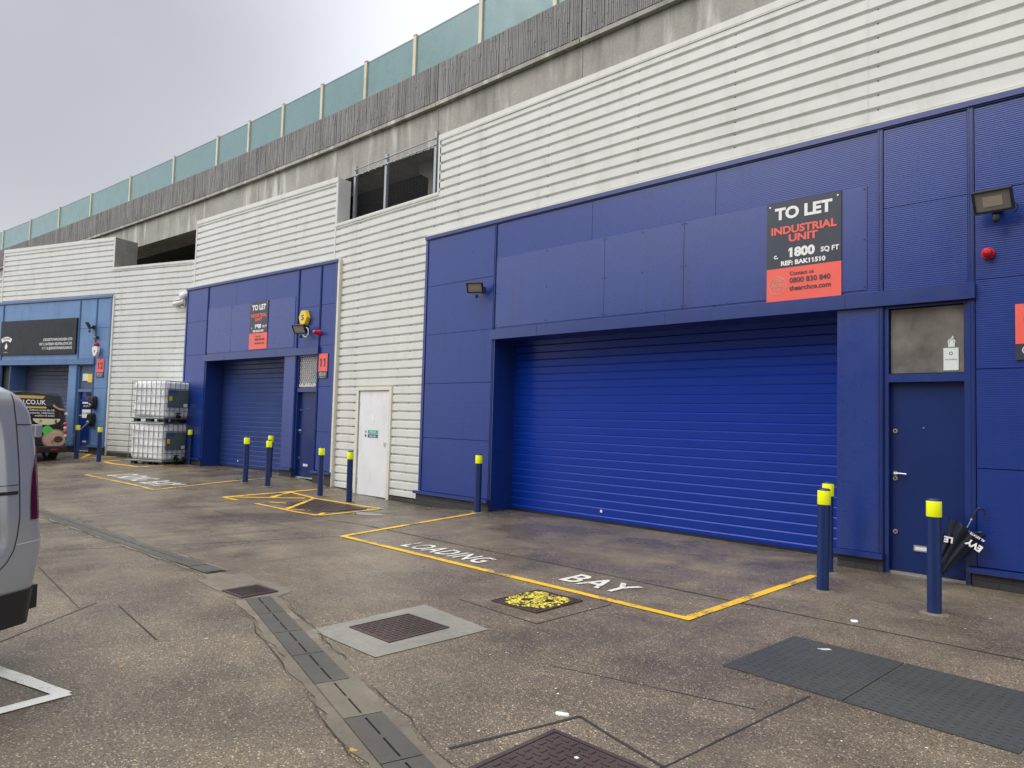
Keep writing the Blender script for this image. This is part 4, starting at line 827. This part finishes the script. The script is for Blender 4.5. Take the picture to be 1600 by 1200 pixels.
# ------------------------------------------------------------------ vans
def van_shell(root, Lh, Wd, H, e, mat, z0=.30, tum=.05, name='body', rec=None, front=.8, nz_=70):
    # e(z): rear outline inset. Section: side wall with tumblehome, rounded shoulder, roof
    sec = []
    for i in range(40): z = z0 + (H - .16 - z0) * i / 39; sec.append((Wd / 2 - tum * max(0, (z - .9) / (H - .9)) ** 1.5 * 1.0 - .03 * max(0, (.6 - z) / .4), z))
    wx, wz = sec[-1]
    for i in range(1, 9): a = PI / 2 * i / 8; sec.append((wx - .17 * (1 - math.cos(a)), wz + .16 * math.sin(a)))
    sec.append((wx * .4, H + .012)); sec.append((0, H + .015)); full = sec + [(-x, z) for x, z in sec[-2::-1]]
    us = [0, .006, .015, .03, .05, .075, .10] + [.10 + .02 * i for i in range(1, 30)] + [.68 + (Lh - 1.6 - .68) * i / 12 for i in range(1, 13)] + [Lh - 1.6 + 1.6 * i / 14 for i in range(1, 15)]
    vs = []
    for u in us:
        rr = .10; ins = rr - math.sqrt(max(0, rr * rr - (rr - min(u, rr)) ** 2))
        fr = max(0, (u - (Lh - 1.5)) / 1.5)
        for x, z in full:
            k = (abs(x) - ins) / abs(x) if abs(x) > .3 else 1
            zz = z if z < 1.0 else z - (z - 1.0) * min(1, fr * 1.15) ** 1.6
            xx = x * k * (1 - .12 * fr ** 2)
            dx = 0
            if rec and .95 * abs(x) > 0 and abs(x) > Wd / 2 - .15:
                q = rec(u, z); dx = -math.copysign(q, x)
            vs.append((xx + dx, u + e(z) * max(0, 1 - u / 2.5), zz))
    n = len(full); fs = [(j * n + i, j * n + i + 1, (j + 1) * n + i + 1, (j + 1) * n + i) for j in range(len(us) - 1) for i in range(n - 1)]
    b = MB(); b.add(vs, fs, mat, True); b.add(vs[:n], [tuple(range(n))], mat); b.add(vs[-n:], [tuple(range(n))], mat); b.add([vs[0], vs[n - 1], vs[-1], vs[-n]], [(0, 1, 2, 3)], 'plastic')
    body = b.build(name, root)
    def sx_(z): return Wd / 2 - tum * max(0, (z - .9) / (H - .9)) ** 1.5 - .03 * max(0, (.6 - z) / .4) if z < H - .16 else wx - .17 * (1 - math.cos(math.asin(min(1, (z - wz) / .16))))
    def S(u, z, off=0.):                     # point on the +x side
        rr = .10; uu = max(0, u - e(z)); ins = rr - math.sqrt(max(0, rr * rr - (rr - min(uu, rr)) ** 2)); q = rec(uu, z) if rec else 0; return (sx_(z) - ins - q + off, max(u, e(z)) + (-off * .0), z)
    return body, S
def wheel(root, x, y, r, side):
    o = MB(); o.lathe([(r * .62, -.10), (r * .95, -.10), (r, -.07), (r, .07), (r * .95, .10), (r * .62, .10)], 'tyre', 32); w = o.build('wheel', root); w.rotation_euler = (0, PI / 2, 0); w.location = (x, y, r)
    b = MB(); b.lathe([(r * .62, .07 * 1), (r * .5, .05), (.001, .06)], 'galv', 24); b.lathe([(r * .62, -.07), (r * .5, -.05), (.001, -.06)], 'galv', 24); b.build('rim', w); return w
def patch(b, S, us, zs, off, m, off2=None):          # strip of quads following the body side
    vs = [S(u, z, off) for z in zs for u in us]; k = len(us)
    b.add(vs, [(j * k + i, j * k + i + 1, (j + 1) * k + i + 1, (j + 1) * k + i) for j in range(len(zs) - 1) for i in range(k - 1)], m, True)
def seam(b, S, pts, w, off, m):
    for (u0, z0), (u1, z1) in zip(pts, pts[1:]):
        n = max(1, int(math.hypot(u1 - u0, z1 - z0) / .03)); dx, dz = u1 - u0, z1 - z0; q = math.hypot(dx, dz); px, pz = -dz / q * w / 2, dx / q * w / 2; vs = []
        for i in range(n + 1): u, z = u0 + dx * i / n, z0 + dz * i / n; vs += [S(u + px, z + pz, off), S(u - px, z - pz, off)]
        b.add(vs, [(2 * i, 2 * i + 1, 2 * i + 3, 2 * i + 2) for i in range(n)], m)
def interp(tab):
    def f(z):
        if z <= tab[0][0]: return tab[0][1]
        for (a, p), (c, q) in zip(tab, tab[1:]):
            if z <= c: return p + (q - p) * (z - a) / (c - a)
        return tab[-1][1]
    return f
# silver van: local +y runs from tail to nose, +x side faces the camera
WV = 1.78; va = rad(123.584); tail = Vector((-5.112, 1.23))
axis = Vector((math.cos(va), math.sin(va))); nose = -axis; side = Vector((nose.y, -nose.x))            # +x of local frame
org = tail + side * (WV / 2)
rz = math.atan2(nose.y, nose.x) - PI / 2
sv = thing('parked_van', 'silver panel van partly visible at the left edge', 'van', (org.x, org.y, 0), rz)
e_s = interp([(.28, .05), (.45, .04), (.75, .0), (.8, .012), (.9, .03), (1.2, .05), (1.36, .065), (1.45, .085), (1.53, .10), (1.6, .15), (1.65, .21), (1.69, .30), (1.72, .42)])
def rrect(u, z, u0, u1, z0, z1, r):
    dx = max(u0 + r - u, u - (u1 - r), 0); dz = max(z0 + r - z, z - (z1 - r), 0); return r - math.hypot(dx, dz)
def rec_s(u, z):
    d = rrect(u, z, .27, 2.2, .66, 1.62, .17); a = min(1, max(0, d / .045)); a = a * a * (3 - 2 * a); return .020 * a
body, SS = van_shell(sv, 4.4, WV, 1.715, e_s, 'silverpaint', .30, .06, rec=rec_s)
b = MB(); b.v = []
for sgn in (1,):
    patch(b, SS, [.035 + .035 * i for i in range(14)], [.27, .33, .40, .475], .012, 'plastic')
b.box(-WV / 2 + .06, WV / 2 - .06, .0, .12, .33, .47, 'plastic'); b.build('bumper', sv)
b = MB(); seam(b, SS, [(.30, 1.70), (.27, 1.62), (.252, 1.45), (.235, 1.2), (.222, .9), (.232, .80), (.25, .72), (.29, .66), (.345, .615), (.45, .60)], .006, .0025, 'dark')
seam(b, SS, [(.252, 1.452), (.09, 1.452)], .006, .0025, 'dark'); seam(b, SS, [(.235, .75), (.03, .757)], .004, .0025, 'white'); seam(b, SS, [(.24, 1.055), (.9, 1.05)], .02, .004, 'dark'); seam(b, SS, [(.24, 1.10), (.9, 1.095)], .004, .004, 'dark'); b.build('panel_seam', sv)
b = MB(); pts_l = [(1.30, .085, .05), (1.24, .115, .05), (1.16, .14, .045), (1.05, .148, .04), (.95, .147, .036), (.885, .142, .033)]
vs = []
for z, ua, ub in pts_l:
    for k in range(5): u = ub + .004 + (ua - ub) * k / 4; vs.append(SS(u, z, .005))
b.add(vs, [(j * 5 + i, j * 5 + i + 1, (j + 1) * 5 + i + 1, (j + 1) * 5 + i) for j in range(5) for i in range(4)], 'lampred', True)
b.box(WV / 2 - .20, WV / 2 - .085, .040, .07, .885, 1.30, 'lampbright'); b.build('tail_lamp', sv)
b = MB(); p1 = SS(.11, 1.415, 0); b.box(p1[0] - .03, p1[0] + .022, .062, .115, 1.375, 1.452, 'silverpaint'); b.box(p1[0] - .06, p1[0] + .008, .045, .062, 1.375, 1.45, 'plastic'); b.build('hinge', sv, bevel=.006)
for x in (WV / 2 - .12, -WV / 2 + .12):
    for y in (.82, 3.55): wheel(sv, x, y, .33, 1)
b = MB(); b.box(-.6, .6, 3.3, 3.34, 1.0, 1.45, 'glassdark'); b.build('windscreen', sv)
for o in sv.children_recursive:                # the near side is the -x side: mirror the finished shapes
    o.location.x *= -1
    for v in o.data.vertices: v.co.x *= -1
    o.data.flip_normals()
# black branded van: tail faces the camera (+X world), nose towards -X
bvr = rad(97); e_b = interp([(.3, .04), (.7, .0), (1.0, .01), (1.4, .05), (1.8, .14), (1.92, .22), (2.0, .35)])
WB = 1.95; bl = Vector((-22.95, 5.82)); n2 = Vector((math.cos(bvr + PI / 2), math.sin(bvr + PI / 2))); # nose direction
s2 = Vector((n2.y, -n2.x)); org2 = bl - s2 * (WB / 2)      # +x is the wall side
bv = thing('parked_van', 'black van with doughnut advert on its rear doors', 'van', (org2.x, org2.y, .12), math.atan2(n2.y, n2.x) - PI / 2)
body, SB = van_shell(bv, 4.8, WB, 1.88, e_b, 'vanblack', .32, .14)
def rear(x, z, off=.0): return (x, e_b(z) - off, z)
def rear_poly(b, pts, off, m): b.add([rear(x, z, off) for x, z in pts], [tuple(range(len(pts)))], m)
def rear_text(name, s, size, x, z, m, off, sx=1., align='RIGHT', bold=0.):
    vs, fs = text_mesh(s, size, sx, bold, align); b = MB(); b.add([rear(x + a, z + c, off) for a, c in vs], fs, m); return b.build(name, bv)
X = lambda px: (px - 112) / 97. * 1.95 + .97         # helper: across the tail
b = MB(); rear_poly(b, [(X(40), 1.70), (X(81), 1.70), (X(84), 1.78), (X(40), 1.78)], .012, 'gold'); rear_poly(b, [(X(40), 1.435), (X(85), 1.435), (X(85), 1.485), (X(40), 1.485)], .012, 'gold'); b.build('gold_band', bv)
rear_text('wording', 'CROSSTOWN.CO.UK', .17, X(84), 1.545, 'white', .014, .9, 'RIGHT', .004)
for i, s_ in enumerate(('Delivery across the UK', "corporate, celebrations,", 'weddings & events')): rear_text('wording', s_, .072, X(95), 1.365 - .075 * i, 'white', .014, .9, 'RIGHT', .0015)
b = MB(); pts = [(X(85.5) + .34 * math.cos(a), 1.155 + .17 * math.sin(a)) for a in [PI + PI * i / 20 for i in range(21)]]; rear_poly(b, pts, .012, 'creamprint'); rear_poly(b, [(x * 1 + 0, z) for x, z in [(X(96), 1.13), (X(98), 1.13), (X(98.5), 1.03), (X(95), 1.05)]], .014, 'brown'); rear_poly(b, [(X(77), 1.13), (X(80), 1.12), (X(79), 1.04), (X(76), 1.06)], .014, 'tan'); b.build('round_picture', bv)
b = MB(); rear_poly(b, [(X(85), .70), (X(95), .85), (X(87), .98), (X(77), .86)], .017, 'lime'); b.build('diamond_sticker', bv)
for i, s_ in enumerate(('LOW', 'EMISSION')): rear_text('wording', s_, .05, X(86), .87 - .06 * i, 'green', .019, .8, 'CENTER')
b = MB()
for rx, rz_, m, of in ((.31, .27, 'tan', .012), (.27, .235, 'pink', .0125), (.12, .09, 'brown', .013)):
    cx, cz = (X(96), .60) if m != 'brown' else (X(101), .58); rear_poly(b, [(min(cx + rx * math.cos(a), .93), max(.38, cz + rz_ * math.sin(a))) for a in [2 * PI * i / 30 for i in range(30)]], of, m)
b.build('doughnut_picture', bv); b = MB(); rear_poly(b, [(X(93), 1.50), (X(101), 1.40), (X(108), 1.38), (X(107), 1.43), (X(100), 1.46), (X(94), 1.56)], .012, 'tan'); b.build('printed_swoosh', bv)
for z, m in ((1.005, 'lampbright'), (.90, 'lampclear'), (.80, 'lampbright')): b = MB(); b.ball((WB / 2 - .065, .02, z), .065 if m != 'lampclear' else .05, m, sq=(1, .7, 1)); b.build('tail_lamp', bv)
for z in (1.28, .66): b = MB(); b.box(WB / 2 - .09, WB / 2 - .03, -.015, .05, z, z + .06, 'white'); b.build('hinge', bv)
b = MB(); b.box(-WB / 2 + .02, WB / 2 - .02, -.10, .2, .22, .40, 'plastic'); b.build('bumper', bv, bevel=.03)
b = MB(); b.box(.55, .70, -.106, -.10, .30, .33, 'red'); b.build('reflector', bv)
for x in (WB / 2 - .14, -WB / 2 + .14):
    for y in (.75, 3.9): wheel(bv, x, y, .34, 1)
for w_ in bv.children:
    if w_.name.startswith('wheel'): w_.location.z -= .06

# ------------------------------------------------------------------ umbrellas leaning by the near door
def umbrella(tip, top, R_, label, hook=True, words=(), tw=0.):
    tip, top = Vector(tip), Vector(top); ax_ = (top - tip); Ln = ax_.length; o = thing('umbrella', label, 'umbrella', tip); o.rotation_mode = 'QUATERNION'; o.rotation_quaternion = ax_.to_track_quat('Z', 'X')
    b = MB(); n = 48; rows = 16; vs = []
    for j in range(rows + 1):
        t_ = j / rows; z = .06 + t_ * (Ln * .78 - .06); R0 = R_ * t_ ** .9
        for i in range(n): a = 2 * PI * i / n; r = .009 + R0 * (.62 + .38 * abs(math.cos(4 * a + tw)) ** 1.3) * (1 + .12 * math.sin(a * 1.0 + 1) * t_); zz = z - (.05 * t_ ** 3) * (1 - abs(math.cos(4 * a + tw))); vs.append((r * math.cos(a + .5 * t_), r * math.sin(a + .5 * t_), zz))
    b.add(vs, [(j * n + i, j * n + (i + 1) % n, (j + 1) * n + (i + 1) % n, (j + 1) * n + i) for j in range(rows) for i in range(n)], 'umb', True); b.build('canopy', o)
    b = MB(); b.cyl((0, 0, 0), (0, 0, Ln * .88), .005, 'galv', 8); b.build('shaft', o)
    if hook:
        b = MB(); z = Ln * .88; pts = [(0, 0, z), (0, 0, z + .10)] + [(-.035 + .035 * math.cos(a), 0, z + .10 + .035 * math.sin(a)) for a in [PI * i / 8 for i in range(1, 9)]] + [(-.07, 0, z + .08)]; b.tube(pts, .010, 'plastic', 8); b.cyl((0, 0, z - .02), (0, 0, z), .011, 'chrome', 10); b.build('handle', o)
    return o
U1 = umbrella((-1.93, 8.40, .03), (-1.60, 8.50, .78), .17, 'open furled black promotional umbrella leaning beside the near blue door', True)
U2 = umbrella((-1.955, 8.36, .03), (-1.80, 8.50, .66), .10, 'second black umbrella half hidden behind the rightmost bollard', False, tw=.4)
def flat_text(parent_root, s, size, P, xd, yd, m='white', off=.004):
    vs, fs = text_mesh(s, size, 1, off, 'CENTER'); xd, yd = Vector(xd).normalized(), Vector(yd).normalized(); P = Vector(P); b = MB(); iw = parent_root.matrix_basis.inverted()
    b.add([tuple(iw @ (P + xd * a + yd * c)) for a, c in vs], fs, m); return b.build('wording', parent_root)
flat_text(U1, 'EVY', .085, (-1.575, 8.325, .47), (-.62, .1, .35), (-.45, -.05, -.70)); flat_text(U1, 'AL ESTATE', .03, (-1.56, 8.33, .54), (-.62, .1, .35), (-.45, -.05, -.70), off=.001)
flat_text(U2, 'LE', .08, (-1.81, 8.325, .50), (-.9, 0, .1), (-.1, 0, -.9))
SC.render.engine = 'CYCLES'
